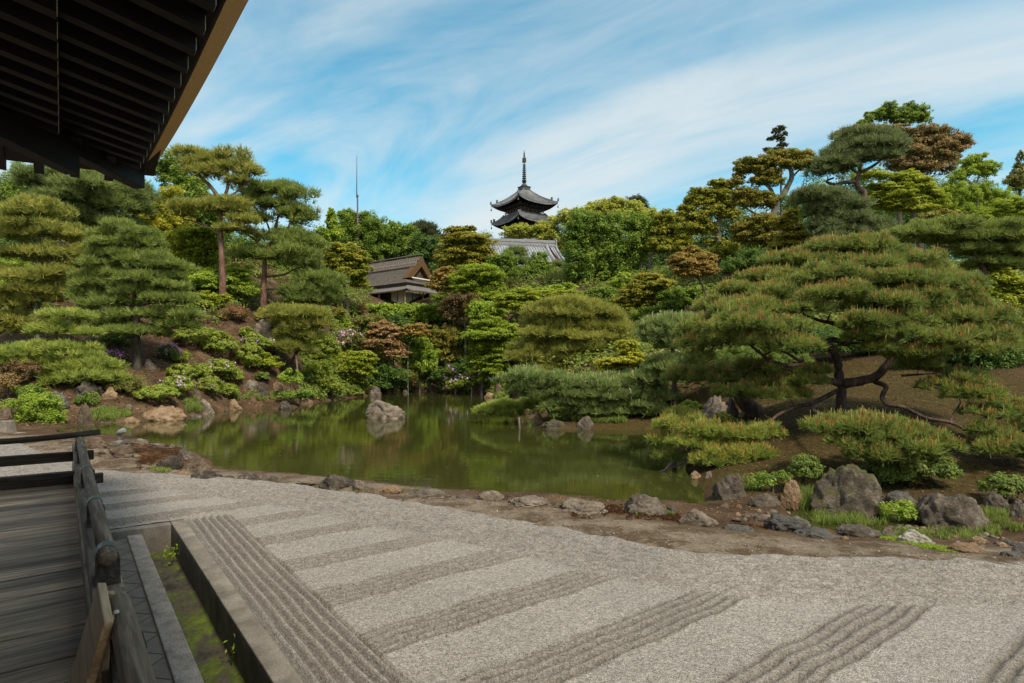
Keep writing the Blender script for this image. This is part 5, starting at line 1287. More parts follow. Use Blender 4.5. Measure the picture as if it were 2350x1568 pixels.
T('3', 'pine_tree', 'low spreading yellow green pine in tiers near the left shore', 'tree', 'pine', 29.5, [(420, 1055, 105, 34), (360, 1145, 125, 40), (530, 1165, 65, 24), (380, 1245, 150, 36), (470, 1300, 150, 34), (300, 1330, 100, 40), (600, 1350, 100, 40), (450, 1360, 140, 40), (380, 1410, 150, 45), (560, 1410, 120, 40), (480, 1460, 130, 34), (300, 1430, 90, 40)], 'pinelt', [(430, 1480), (400, 1380), (430, 1250), (420, 1080)], .13, 'g')
T('3', 'pine_tree', 'low bright green pine pads at the left edge', 'tree', 'pine', 28, [(60, 1280, 90, 36), (40, 1335, 90, 34), (110, 1300, 50, 28)], 'pinelt', [(50, 1420), (45, 1300)], .09, 'n')
# ---- tea house trees and the planted slope below
T('4', 'maple_tree', 'golden layered tree left of the tea house with a dark trunk', 'tree', 'maple', 60, [(620, 660, 100, 30), (560, 700, 85, 32), (690, 700, 85, 32), (620, 740, 140, 34), (540, 770, 60, 30), (720, 760, 70, 34), (640, 800, 130, 36), (550, 830, 60, 28), (700, 850, 70, 28)], 'gold', [(655, 985), (640, 880), (640, 780)], .22, 'n')
T('4', 'maple_tree', 'orange tipped maple rising right of the tea house ridge', 'tree', 'maple', 66, [(1345, 540, 60, 14), (1400, 525, 40, 12), (1380, 590, 110, 36), (1310, 630, 90, 36), (1450, 640, 90, 40), (1380, 670, 120, 44), (1290, 690, 80, 36), (1480, 700, 80, 40), (1400, 730, 110, 40), (1510, 770, 70, 44)], 'mapleo', [(1400, 900), (1410, 760), (1370, 560)], .18, 'g')
T('4', 'maple_tree', 'orange maple covering the right end of the tea house roof', 'tree', 'maple', 62, [(1270, 780, 60, 26), (1230, 820, 60, 28), (1300, 830, 80, 34), (1270, 870, 100, 34), (1340, 890, 90, 36), (1200, 865, 50, 24)], 'orange', [(1310, 990), (1290, 880), (1270, 780)], .13, 'g')
T('4', 'maple_tree', 'green maple between the tea house and the tiled hall', 'tree', 'maple', 60, [(1440, 790, 110, 44), (1380, 830, 80, 40), (1500, 850, 110, 48), (1420, 880, 110, 44), (1540, 920, 90, 40), (1450, 930, 110, 40)], 'maple', [(1450, 1040), (1445, 800)], .15, 'g')
T('4', 'hedge', 'clipped bright green hedge running below the white walls of the tea house', 'hedge', 'tuft', 65, [(790, 1016, 70, 30), (880, 1020, 80, 30), (970, 1018, 80, 30), (1060, 1020, 80, 30), (1150, 1016, 80, 28), (1220, 1014, 60, 26), (1010, 1050, 110, 45), (1120, 1070, 90, 42), (1200, 1060, 70, 44), (920, 1050, 90, 36)], 'bgreen', None, .1)
T('4', 'shrub', 'dark green bush at the left end of the tea house hedge', 'shrub', 'tuft', 62, [(680, 1030, 70, 42), (640, 1010, 50, 32)], 'green', None, .08)
T('4', 'shrub', 'small red shrub tucked into the left end of the tea house hedge', 'shrub', 'tuft', 61.5, [(750, 1015, 30, 32)], 'red', None, .06)
T('4', 'broadleaf_tree', 'brownish red shrub tree on forked grey stems right of the tea house hedge', 'tree', 'tuft', 59, [(1370, 960, 110, 36), (1320, 1010, 80, 44), (1430, 960, 70, 32), (1290, 1060, 50, 36), (1390, 1010, 80, 40)], 'redbr', [(1380, 1125), (1365, 1060), (1330, 980)], .12, 'g', [(.07, (1375, 1100), (1330, 1060), (1290, 1020)), (.06, (1378, 1110), (1410, 1050), (1420, 980))])
T('4', 'shrub', 'light green leafy bush right of the brownish red shrub tree', 'shrub', 'tuft', 58, [(1470, 1000, 80, 40), (1440, 1050, 60, 38), (1530, 1030, 60, 40)], 'bgreen', None, .08)
T('4', 'shrub', 'small green bush under the eave at the right end of the tea house', 'shrub', 'maple', 61, [(1235, 945, 50, 22), (1275, 930, 50, 24)], 'maple', None, .07)
T('4', 'maple_tree', 'orange red maple in the middle of the slope below the hedge', 'tree', 'maple', 55, [(880, 1110, 60, 16), (920, 1140, 80, 20), (860, 1160, 70, 18), (940, 1170, 60, 16), (830, 1195, 60, 18), (870, 1220, 100, 26), (930, 1250, 80, 22), (960, 1290, 70, 20), (820, 1250, 60, 20)], 'salmon', [(915, 1290), (925, 1200), (900, 1110)], .09, 'g')
T('4', 'maple_tree', 'small orange maple with pale stems left of the glossy bush by the water', 'tree', 'maple', 55, [(1080, 1135, 65, 20), (1040, 1160, 45, 16), (1110, 1165, 55, 18)], 'orange', [(1030, 1270), (1060, 1200), (1080, 1140)], .06, 'g')
T('4', 'broadleaf_tree', 'glossy bright green bush tree at the back corner of the pond', 'tree', 'tuft', 57, [(1110, 1220, 55, 40), (1080, 1290, 80, 55), (1150, 1290, 60, 50), (1100, 1360, 80, 50), (1160, 1360, 50, 40), (1050, 1350, 50, 36)], 'bgreen', [(1100, 1500), (1100, 1380), (1110, 1240)], .12)
T('4', 'maple_tree', 'yellow green spreading small tree on two pale stems at the far water edge', 'tree', 'maple', 50, [(650, 1310, 100, 30), (600, 1340, 90, 30), (720, 1330, 90, 30), (760, 1300, 60, 26), (660, 1380, 110, 32), (740, 1390, 80, 30), (690, 1440, 60, 26)], 'mapley', [(695, 1510), (690, 1420), (660, 1320)], .10, 'g', [(.06, (700, 1500), (710, 1440), (740, 1360))])
T('4', 'shrub', 'pinkish white rhododendron bush left of the orange red maple', 'shrub', 'tuft', 52, [(690, 1190, 70, 40), (650, 1230, 70, 36), (620, 1190, 45, 30)], 'olive', None, .06, flower='pink', ff=.25)
T('4', 'shrub', 'olive rounded bush below the left end of the hedge', 'shrub', 'tuft', 57, [(560, 1090, 80, 38), (500, 1120, 60, 34), (620, 1110, 60, 34)], 'bgreen', None, .07)
T('4', 'shrub', 'grey green rounded bush below the middle of the hedge', 'shrub', 'tuft', 57.5, [(800, 1090, 80, 36), (760, 1130, 70, 36), (730, 1110, 50, 30)], 'olive', None, .07)
T('4', 'shrub', 'dark dense bush behind the orange red maple', 'shrub', 'tuft', 57, [(960, 1090, 60, 40), (1000, 1130, 70, 40), (800, 1180, 60, 44), (1000, 1220, 70, 40)], 'dgreen', None, .08)
T('4', 'shrub', 'brown tipped bush beside the lower branch of the round crowned red pine', 'shrub', 'tuft', 56, [(590, 1040, 50, 30), (540, 1060, 40, 26)], 'goldbr', None, .06)
T('4', 'shrub', 'yellow green azalea left of the pinkish rhododendron', 'shrub', 'tuft', 47, [(500, 1200, 70, 36), (450, 1230, 60, 34), (540, 1250, 70, 34), (480, 1290, 70, 34)], 'azalea', None, .06)
T('4', 'shrub', 'low green bush by the water right of the lichen spotted boulder', 'shrub', 'tuft', 44.5, [(480, 1370, 70, 44), (440, 1420, 70, 40), (510, 1450, 80, 44), (560, 1490, 70, 34), (440, 1470, 60, 36)], 'azalea', None, .06)
T('4', 'shrub', 'dark green low bush at the foot of the leaning stake', 'shrub', 'tuft', 37.5, [(330, 1540, 80, 26), (410, 1530, 50, 24)], 'green', None, .05, leaf=.13)
T('4', 'shrub', 'dark green planting along the far water edge below the orange red maple', 'shrub', 'tuft', 54, [(830, 1430, 80, 44), (900, 1400, 60, 44), (780, 1470, 60, 30), (960, 1430, 60, 44), (870, 1480, 70, 26)], 'dgreen', None, .07)
T('4', 'shrub', 'dull olive bush right of the glossy bush tree', 'shrub', 'tuft', 59, [(1250, 1170, 80, 44), (1230, 1230, 70, 44), (1310, 1200, 60, 44), (1260, 1300, 70, 50)], 'goldbr', None, .09, 'g')
T('4', 'shrub', 'dark shaded bush under the right hand bright maple at the back of the pond', 'shrub', 'tuft', 57, [(1290, 1390, 60, 44), (1360, 1380, 60, 50), (1220, 1420, 60, 36), (1400, 1440, 60, 34)], 'dgreen', None, .08)
T('4', 'azalea', 'pink flowered azalea above the pointed brown rock at the back of the pond', 'azalea', 'tuft', 55.5, [(1285, 1400, 34, 22), (1300, 1440, 44, 20)], 'azaldk', None, .05, flower='purple', ff=.1)
T('4', 'azalea', 'pale pink flowered azalea at the foot of the right hand bright maple', 'azalea', 'tuft', 52, [(1450, 1400, 50, 34), (1480, 1440, 50, 30), (1320, 1470, 50, 20)], 'azalea', None, .05, flower='lilac', ff=.10)
# bright maples right of centre
T('5', 'maple_tree', 'large fresh green maple at the back right of the pond', 'tree', 'maple', 52, [(90, 1110, 90, 34), (180, 1130, 110, 36), (60, 1170, 70, 30), (140, 1190, 130, 38), (240, 1200, 80, 34), (80, 1240, 80, 32), (180, 1260, 120, 40), (110, 1320, 110, 40), (220, 1320, 80, 40), (60, 1370, 70, 32), (150, 1390, 90, 36)], 'maple', [(60, 1500), (80, 1380), (130, 1200)], .14, 'g')
T('5', 'broadleaf_tree', 'glossy light green tree above the large fresh maple', 'tree', 'tuft', 57, [(80, 1010, 80, 40), (150, 1030, 60, 36), (40, 1050, 60, 34)], 'bgreen', None, .1)
T('5', 'maple_tree', 'low lime green maple band in front of the tiled hall', 'tree', 'maple', 54, [(230, 950, 80, 26), (300, 930, 90, 26), (380, 935, 80, 24), (460, 940, 90, 24), (560, 920, 90, 24), (620, 935, 60, 22), (250, 1000, 90, 30), (340, 985, 80, 26)], 'mapley', None, .1, 'g')
T('5', 'shrub', 'yellow green loose bush in front of the small pointed tree', 'shrub', 'broad', 58, [(320, 900, 60, 22), (400, 920, 60, 22), (500, 890, 60, 20), (590, 880, 50, 22)], 'bgreen', None, .08)
T('5', 'broadleaf_tree', 'mid green tree under the big dark broadleaf tree', 'tree', 'tuft', 52, [(740, 930, 80, 34), (700, 970, 90, 40), (810, 960, 90, 40), (790, 900, 70, 28), (870, 1000, 70, 30)], 'green', None, .12)
T('5', 'broadleaf_tree', 'light green sapling in front of the big dark broadleaf tree', 'tree', 'tuft', 54, [(930, 815, 40, 24), (920, 850, 66, 30), (950, 880, 60, 26)], 'bgreen', None, .08)
T('5', 'maple_tree', 'green and orange maple with dark stems right of centre', 'tree', 'maple', 42, [(1100, 820, 70, 22), (1060, 860, 90, 26), (1140, 870, 110, 28), (1020, 890, 80, 24), (1000, 930, 110, 28), (1110, 920, 110, 28), (930, 960, 80, 22), (1050, 970, 110, 26), (960, 1010, 80, 22)], 'mapleo', [(1130, 1130), (1170, 1090), (1110, 960), (1090, 840)], .11, 'n')
T('5', 'broadleaf_tree', 'dark glossy green shrub tree left of the large red budded pine', 'tree', 'tuft', 41, [(1220, 930, 80, 34), (1300, 920, 80, 34), (1380, 910, 70, 34), (1250, 980, 90, 36), (1350, 970, 80, 36), (1080, 1050, 90, 44), (1180, 1040, 90, 44), (1080, 1120, 90, 44), (1190, 1110, 70, 40), (1400, 960, 60, 40)], 'green', None, .13)
T('5', 'maple_tree', 'small orange red maple against the dark trees right of centre', 'tree', 'maple', 38, [(1350, 655, 55, 20), (1320, 690, 80, 24), (1390, 700, 70, 24), (1290, 735, 80, 24), (1370, 745, 110, 28), (1440, 760, 70, 24), (1300, 785, 90, 26), (1390, 800, 100, 28)], 'orange', [(1440, 960), (1410, 870), (1370, 790), (1350, 680)], .08, 'n')
# gold brown hill trees
T('5', 'broadleaf_tree', 'golden leaved tree left of the two gnarled gold brown trees', 'tree', 'broad', 60, [(1210, 450, 90, 36), (1160, 470, 60, 36), (1250, 490, 100, 44), (1290, 560, 90, 44), (1180, 540, 80, 44), (1130, 610, 80, 30), (1190, 640, 110, 40), (1250, 620, 90, 40), (1120, 640, 70, 30)], 'gold', [(1090, 800), (1100, 680), (1200, 520)], .26, 'g')
T('6', 'broadleaf_tree', 'gnarled gold green tree with a straight grey trunk on the right hill', 'tree', 'broad', 49, [(260, 600, 60, 28), (330, 610, 60, 30), (110, 655, 50, 28), (190, 660, 50, 26), (270, 680, 90, 34), (90, 720, 70, 36), (190, 730, 70, 36), (310, 740, 80, 36), (60, 790, 70, 38), (230, 800, 110, 40), (340, 820, 70, 36), (120, 850, 90, 40), (60, 900, 100, 44), (180, 920, 80, 44), (240, 1090, 110, 50), (330, 1060, 90, 46)], 'gold', [(262, 1230), (260, 1000), (265, 850), (280, 740), (265, 620)], .28, 'g', [(.12, (270, 800), (200, 720), (110, 670)), (.10, (265, 860), (170, 870), (90, 820)), (.10, (270, 780), (320, 740), (340, 640))])
T('6', 'broadleaf_tree', 'largest gnarled gold brown tree with a forked trunk on the right hill', 'tree', 'broad', 44, [(640, 420, 90, 34), (740, 410, 90, 36), (830, 415, 80, 36), (560, 460, 70, 30), (470, 460, 80, 30), (420, 500, 50, 26), (500, 510, 70, 30), (650, 470, 100, 40), (780, 470, 100, 42), (600, 540, 80, 34), (540, 590, 70, 32), (640, 590, 70, 34), (430, 660, 80, 30), (380, 590, 50, 28), (880, 480, 70, 44), (490, 690, 100, 34), (590, 700, 80, 34), (430, 740, 70, 30), (560, 740, 90, 36), (560, 860, 110, 44), (470, 900, 100, 44), (640, 890, 90, 44), (430, 960, 80, 40), (540, 970, 120, 50), (630, 1000, 80, 50)], 'goldbr', [(585, 1210), (640, 800), (720, 650), (765, 540), (720, 440)], .34, 'g', [(.16, (655, 740), (620, 640), (540, 560), (470, 480)), (.14, (600, 900), (550, 830), (470, 780)), (.10, (740, 590), (800, 520), (860, 470))])
T('6', 'conifer_tree', 'thin dark conifer spire poking above the gold brown trees', 'tree', 'tuft', 62, [(680, 225, 36, 18), (655, 245, 26, 14), (715, 262, 20, 14), (665, 285, 36, 18), (615, 295, 20, 10), (690, 300, 26, 16), (700, 335, 30, 18), (675, 365, 34, 16), (600, 370, 28, 14), (690, 390, 44, 18), (640, 390, 36, 14)], 'conifer', [(690, 520), (685, 380), (684, 220)], .12, 'n', leaf=.2)
T('6', 'broadleaf_tree', 'wide rust coloured tree crowning the right hill', 'tree', 'broad', 48, [(1110, 270, 60, 34), (1200, 250, 80, 34), (1300, 245, 80, 34), (1400, 240, 80, 34), (1490, 235, 70, 30), (1600, 270, 70, 40), (1700, 240, 90, 40), (1780, 260, 80, 40), (1880, 300, 80, 40), (1930, 330, 60, 34), (1640, 320, 90, 50), (1760, 340, 110, 50), (1860, 370, 80, 44), (1550, 390, 110, 50), (1680, 410, 110, 50), (1800, 430, 90, 40), (1480, 460, 100, 46), (1600, 480, 110, 46), (1730, 500, 110, 44), (1850, 440, 60, 36)], 'rust', [(1640, 800), (1640, 560), (1660, 380)], .3, 'n', [(.14, (1640, 600), (1480, 400), (1300, 290)), (.12, (1650, 500), (1740, 400), (1860, 330))])
T('6', 'broadleaf_tree', 'green treetop showing above the rust coloured tree', 'tree', 'broad', 60, [(1430, 85, 60, 36), (1400, 130, 70, 40), (1310, 145, 44, 36), (1480, 140, 60, 40), (1560, 90, 50, 40), (1600, 130, 70, 44), (1650, 110, 50, 50), (1670, 160, 40, 34), (1540, 170, 60, 34), (1250, 200, 50, 26)], 'green', [(1500, 420), (1500, 240), (1490, 120)], .26, 'n', dens=.8)
T('6', 'pine_tree', 'grey green crooked pine with a bent bare trunk in front of the rust coloured tree', 'tree', 'pine', 33, [(1250, 300, 130, 38), (1170, 340, 110, 40), (1380, 300, 90, 40), (1300, 360, 130, 38), (1100, 400, 120, 40), (1400, 370, 90, 44), (1190, 430, 130, 36), (1040, 470, 90, 36), (1110, 500, 90, 32), (1350, 430, 90, 36), (980, 520, 70, 34), (1440, 420, 60, 36)], 'pinegr', [(1262, 730), (1240, 660), (1205, 590), (1225, 525), (1240, 420)], .20, 'd', [(.12, (1205, 590), (1140, 590), (1060, 605), (1000, 585), (1050, 560)), (.11, (1225, 525), (1300, 490), (1370, 440), (1400, 380)), (.08, (1220, 530), (1170, 500), (1130, 470))])
T('6', 'pine_tree', 'lower grey green pine pads on bent pale branches beneath the crooked pine', 'tree', 'pine', 31, [(880, 680, 110, 36), (990, 690, 110, 36), (900, 730, 100, 34), (1070, 740, 110, 36), (980, 780, 110, 36), (1180, 760, 100, 36), (1050, 850, 130, 40), (960, 900, 100, 40), (1180, 860, 130, 40), (1290, 880, 120, 40), (1100, 930, 140, 40), (1250, 950, 140, 40), (1150, 1010, 140, 40), (1010, 980, 110, 40), (1330, 970, 90, 36)], 'pinegr', [(1240, 1080), (1250, 980), (1200, 880), (1240, 740)], .15, 'g', [(.09, (1230, 740), (1130, 740), (1040, 745), (940, 775))])
T('6', 'maple_tree', 'yellow green layered maple standing among bare stems on the right hill', 'tree', 'maple', 37, [(1560, 530, 60, 18), (1530, 560, 90, 22), (1590, 590, 100, 24), (1540, 630, 110, 24), (1600, 670, 110, 28), (1500, 700, 130, 30), (1620, 730, 110, 30), (1540, 760, 150, 34), (1430, 760, 80, 30), (1450, 640, 90, 24), (1690, 680, 90, 30), (1740, 720, 90, 34), (1300, 560, 90, 26), (1380, 690, 90, 26)], 'mapley', [(1600, 870), (1570, 700), (1575, 560)], .11, 'g')
T('6', 'maple_tree', 'drooping yellow and orange maple left of the grey green pine pads', 'tree', 'maple', 36, [(760, 810, 50, 20), (720, 860, 80, 26), (770, 900, 80, 26), (800, 950, 90, 26), (740, 980, 90, 26), (700, 1030, 80, 26), (780, 1030, 90, 26), (720, 1080, 80, 26)], 'mapleo', [(800, 1150), (780, 980), (760, 830)], .09, 'g')
T('6', 'broadleaf_tree', 'leafy bright green tree with a bare leaning trunk at the right', 'tree', 'tuft', 39, [(2040, 420, 60, 24), (1980, 450, 60, 24), (2040, 490, 80, 32), (1960, 520, 70, 34), (2130, 480, 60, 36), (2100, 530, 50, 30), (1890, 560, 60, 34), (1880, 650, 100, 50), (1830, 720, 90, 50), (1940, 700, 90, 60), (1900, 780, 110, 50), (2090, 640, 60, 50), (2180, 700, 90, 50), (2110, 760, 100, 44)], 'bgreen', [(2028, 830), (2022, 690), (1985, 600), (1945, 560), (1990, 500)], .16, 'g', [(.07, (2005, 640), (2040, 560), (2060, 500))])
T('6', 'broadleaf_tree', 'dark olive tree cut by the right edge of the picture', 'tree', 'tuft', 42, [(2330, 420, 26, 40), (2310, 530, 50, 30), (2290, 590, 60, 44), (2340, 620, 60, 50)], 'olive', None, .14)
T('6', 'maple_tree', 'fresh green maple below the dark olive tree at the right edge', 'tree', 'maple', 34, [(2270, 740, 90, 36), (2330, 770, 80, 36), (2200, 800, 80, 34), (2290, 830, 100, 36), (2140, 850, 80, 30), (2050, 840, 70, 30)], 'maple', None, .09, 'g')
T('6', 'broadleaf_tree', 'rust tinted low tree below the yellow green layered maple', 'tree', 'broad', 34, [(1780, 820, 90, 30), (1870, 830, 80, 30), (1700, 830, 70, 28), (1930, 860, 60, 26)], 'goldbr', None, .1)
T('6', 'shrub', 'deep green undergrowth tree below the gold brown trees', 'tree', 'tuft', 41, [(480, 1130, 110, 60), (620, 1110, 90, 60), (360, 1170, 90, 50), (700, 1150, 80, 50), (850, 820, 70, 50), (760, 740, 60, 60)], 'dgreen', None, .14)
# ---- middle distance pines on the right bank
T('5', 'pine_tree', 'broad olive pine mound in the middle of the right bank', 'tree', 'pine', 36, [(560, 985, 110, 34), (660, 1000, 110, 34), (470, 1025, 110, 36), (750, 1040, 110, 36), (590, 1060, 140, 38), (850, 1070, 80, 34), (400, 1080, 90, 40), (500, 1100, 110, 38), (690, 1110, 140, 38), (820, 1130, 110, 38), (400, 1170, 110, 42), (560, 1170, 130, 40), (890, 1180, 80, 36), (720, 1190, 140, 40), (320, 1240, 90, 42), (460, 1250, 130, 42), (620, 1250, 130, 42), (800, 1250, 120, 40), (290, 1310, 80, 36), (400, 1320, 120, 40), (560, 1330, 140, 40), (700, 1320, 110, 36), (480, 1390, 130, 34)], 'pineol', [(600, 1480), (590, 1350), (600, 1150)], .2, 'g')
T('5', 'maple_tree', 'low bright yellow maple spreading below the olive pine mound', 'tree', 'maple', 29, [(960, 1275, 60, 16), (1010, 1300, 80, 18), (920, 1320, 90, 18), (850, 1340, 90, 18), (1000, 1345, 90, 18), (1070, 1330, 50, 14), (820, 1370, 70, 16), (960, 1220, 60, 20)], 'yellow', [(1040, 1410), (1000, 1360), (960, 1300)], .06, 'g')
T('5', 'pine_tree', 'blue green pine with pale upright candles left of the large red budded pine', 'tree', 'pine', 25, [(1250, 1095, 110, 34), (1160, 1120, 90, 34), (1220, 1150, 120, 36), (1110, 1170, 80, 32), (1280, 1170, 90, 40), (1140, 1210, 90, 32), (1230, 1330, 100, 34), (1160, 1370, 100, 34), (1250, 1390, 100, 36), (1120, 1400, 60, 28), (1240, 1250, 80, 40)], 'pinebl', [(1240, 1480), (1230, 1300), (1230, 1150)], .13, 'd', flower='pale_candle', ff=.16)
T('5', 'pine_tree', 'low blue green pine hanging its pads over the water on the spit', 'tree', 'pine', 25.5, [(300, 1430, 100, 38), (240, 1460, 60, 30), (390, 1460, 80, 34), (500, 1440, 100, 38), (440, 1490, 110, 38), (590, 1470, 100, 38), (690, 1460, 110, 40), (800, 1470, 110, 40), (910, 1460, 100, 42), (1020, 1440, 90, 42), (540, 1530, 110, 36), (660, 1530, 120, 38), (780, 1540, 120, 38), (900, 1540, 120, 40), (1010, 1520, 110, 44), (1110, 1490, 90, 46), (700, 1590, 120, 30), (830, 1600, 120, 32), (960, 1600, 120, 36), (1080, 1580, 100, 44), (1170, 1550, 80, 40), (600, 1580, 70, 22), (1060, 1640, 90, 30), (420, 1550, 90, 30), (500, 1600, 80, 24), (760, 1640, 110, 24), (900, 1650, 110, 26), (1150, 1640, 80, 30), (340, 1500, 80, 30)], 'pinebl', [(1180, 1640), (1120, 1590), (960, 1580), (760, 1570)], .14, 'd', flower='pale_candle', ff=.10)
T('M', 'pine_branch_tree', 'small bright pine bough reaching out low over the water left of the spit', 'tree', 'pine', 27, [(1880, 1040, 90, 24), (1740, 1110, 80, 26), (1830, 1140, 110, 32), (1950, 1120, 90, 30), (2000, 1060, 80, 24), (2090, 1030, 90, 26), (1830, 1080, 70, 20)], 'pinelt', [(2250, 1090), (2150, 1040), (2050, 1075), (1900, 1120)], .06, 'g')
T('6', 'pine_tree', 'wide flat topped green pine behind the large red budded pine', 'tree', 'pine', 23, [(1560, 950, 110, 32), (1700, 900, 130, 34), (1830, 910, 130, 34), (1640, 970, 130, 36), (1780, 970, 140, 38), (1940, 920, 120, 34), (2060, 930, 120, 36), (2200, 920, 130, 36), (1920, 990, 140, 40), (2080, 1000, 140, 40), (2230, 990, 130, 40), (2330, 960, 90, 40), (2000, 1070, 140, 42), (2150, 1080, 130, 42), (2290, 1080, 120, 44), (2100, 1150, 130, 40), (2260, 1170, 120, 44), (1480, 990, 90, 28)], 'pine', [(2080, 1330), (2070, 1180), (1990, 1030)], .17, 'd', [(.06, (2040, 1060), (2150, 1050), (2240, 1010), (2330, 990))])
T('7', 'maple_tree', 'lime green maple peeping out behind the right side of the large pine', 'tree', 'maple', 23, [(1760, 230, 100, 34), (1840, 260, 80, 34), (1800, 310, 100, 36), (1700, 280, 70, 30), (1850, 370, 60, 50), (1750, 180, 70, 30)], 'mapley', [(1820, 640), (1800, 300)], .07, 'g')
T('7', 'shrub', 'dark evergreen mass at the right edge behind the large pine', 'shrub', 'tuft', 21, [(1790, 620, 110, 80), (1700, 560, 90, 70), (1860, 560, 70, 100), (1760, 740, 110, 80), (1860, 760, 60, 80), (1650, 480, 80, 60), (1550, 560, 70, 50)], 'dgreen', None, .1)
T('7', 'shrub', 'small dark bush on the moss behind the large pine trunk', 'shrub', 'tuft', 22.5, [(1310, 590, 60, 36), (1260, 620, 40, 26)], 'green', None, .05)
T('7', 'shrub', 'row of deep green bushes in the shade behind the mossy mound', 'shrub', 'tuft', 24.6, [(880, 500, 120, 60), (1030, 510, 110, 56), (1180, 520, 110, 50), (1340, 520, 120, 60), (1480, 540, 110, 60), (760, 530, 110, 50), (1600, 560, 110, 70)], 'dgreen', None, .1)
T('7', 'shrub', 'dark bushes on the bank behind the leaning pine trunk', 'shrub', 'tuft', 24.4, [(520, 570, 110, 50), (640, 560, 110, 46), (400, 590, 100, 50), (300, 620, 90, 46)], 'azaldk', None, .1)
T('7', 'shrub', 'dark low bushes filling the shade on the bank to the right behind the large pine', 'shrub', 'tuft', 22, [(1350, 590, 80, 34), (1450, 600, 90, 40), (1560, 610, 100, 46), (1680, 640, 100, 56), (1800, 690, 110, 70)], 'dgreen', None, .08)
T('7', 'shrub', 'small dark bushes left behind the big pine trunk', 'shrub', 'tuft', 22.5, [(780, 595, 70, 28), (690, 605, 80, 32), (590, 620, 80, 34)], 'azaldk', None, .07)
# ---- left slope azaleas and shrubs
AZ = 'azaleas on the left slope'
def az(x, y, rx, ry, label, z='3', col='azalea', fl=None, ff=.08, Y=None, kind='shrub', cat='azalea', name='azalea', extra=()):
    if Y is None:
        Y = march(*zc(z, x, y + ry * .8))[1] - .25 * rx / ZONE[z][2] / F * 32
    return T(z, name, label, cat, kind, Y, [(x, y, rx * 1.12, ry * 1.15)] + list(extra), col, None, .05, flower=fl, ff=ff)
az(710, 1210, 90, 42, 'clipped green azalea left of the straight pine trunk', col='azaldk')
az(1030, 1285, 52, 44, 'purple flowered azalea right of the straight pine trunk', fl='purple', ff=.3, col='azaldk')
az(1110, 1312, 52, 34, 'small round azalea touching the purple flowered one')
az(690, 1300, 46, 24, 'low azalea with purple flowers left of the straight pine trunk', fl='purple', ff=.4, col='azaldk')
az(1200, 1185, 110, 50, 'wide yellow green azalea below the tall red pine')
az(1345, 1235, 85, 64, 'large rounded lime azalea at the centre of the left slope')
az(1530, 1305, 72, 62, 'neat globe shaped azalea below the big pale boulder')
az(1345, 1375, 78, 44, 'azalea dotted with lilac flowers in the lower left slope', fl='lilac', ff=.2)
az(1225, 1400, 58, 42, 'small lime azalea left of the lilac dotted one')
az(1110, 1405, 70, 46, 'rounded azalea above the largest flowering azalea near the shore')
az(1090, 1490, 80, 54, 'large azalea with pale lilac flowers on top near the left shore', fl='lilac', ff=.22)
az(960, 1535, 105, 42, 'broad low azalea above the long ochre rock')
az(1285, 1492, 66, 52, 'azalea with a few lilac blooms above the tan shore stones', fl='lilac', ff=.06)
az(1395, 1515, 52, 36, 'small azalea at the right of the lower left slope')
az(1430, 1430, 48, 42, 'upright small azalea below the lilac dotted one')
az(770, 1470, 90, 44, 'reddish tipped azalea above the blocky tan stone', col='olive', kind='tuft')
az(1510, 1160, 34, 30, 'tiny round bush left of the big pale boulder')
az(1270, 975, 74, 40, 'yellow green shrub at the foot of the tall red pine', col='mapley', kind='maple', cat='shrub', name='shrub', extra=[(1380, 960, 40, 22)])
az(1440, 1045, 70, 46, 'red tipped shrub right of the tall red pine trunk', col='red', kind='tuft', cat='shrub', name='shrub')
az(1230, 870, 150, 42, 'layered bright green shrub left of the tall red pine trunk', col='bgreen', kind='maple', cat='shrub', name='shrub', Y=45.5, extra=[(1300, 830, 90, 36), (1120, 900, 90, 40)])
az(1450, 870, 90, 46, 'bright green layered shrub right of the tall red pine trunk', col='bgreen', kind='maple', cat='shrub', name='shrub', Y=46, extra=[(1520, 920, 70, 40), (1460, 800, 80, 40)])
az(1260, 1090, 80, 44, 'olive shrub with reddish leaves left of the red tipped shrub', col='gold', kind='tuft', cat='shrub', name='shrub', Y=42.5)
az(700, 1055, 90, 40, 'low whitish flowered bush behind the straight trunked pine', col='olive', fl='pink', ff=.1, kind='tuft', cat='shrub', name='shrub', Y=35)
az(120, 1390, 100, 56, 'reddish bush at the left edge under the low pine pads', col='redbr', kind='tuft', cat='shrub', name='shrub', Y=27.6)
az(50, 1470, 66, 50, 'salmon pink leaved bush at the left edge', col='salmon', kind='tuft', cat='shrub', name='shrub', Y=27.0)
az(560, 910, 130, 70, 'deep shade shrub between the leftmost pine and the straight trunked pine', col='under', kind='tuft', cat='shrub', name='shrub', Y=40)
az(1560, 1215, 60, 40, 'yellow flowering azalea in front of the big pale boulder', fl='lilac', ff=.05, extra=[(1630, 1230, 50, 34)])
az(150, 1340, 80, 36, 'flat topped lime azalea left of the leaning pine', z='4', col='mapley', kind='maple')
az(140, 1430, 34, 26, 'small dark bush on the bare bank left of the lichen spotted boulder', z='4', col='azaldk', cat='shrub', name='shrub')
az(60, 1265, 60, 20, 'low azalea edging the foot of the big pale boulder', z='4', fl='lilac', ff=.1)
az(240, 1060, 50, 34, 'bright lime azalea right of the big pale boulder', z='4', col='mapley', kind='tuft')
az(310, 1440, 60, 40, 'pale flowered bush leaning on the lichen spotted boulder', z='4', col='bgreen', kind='tuft', cat='shrub', name='shrub', Y=37.8)
az(180, 1040, 60, 40, 'dark olive bush above the big pale boulder', z='4', col='olive', kind='tuft', cat='shrub', name='shrub', Y=45)
az(1030, 700, 95, 60, 'bright green shrub behind the squarish brown boulder', z='L', col='green', kind='tuft', cat='shrub', name='shrub')
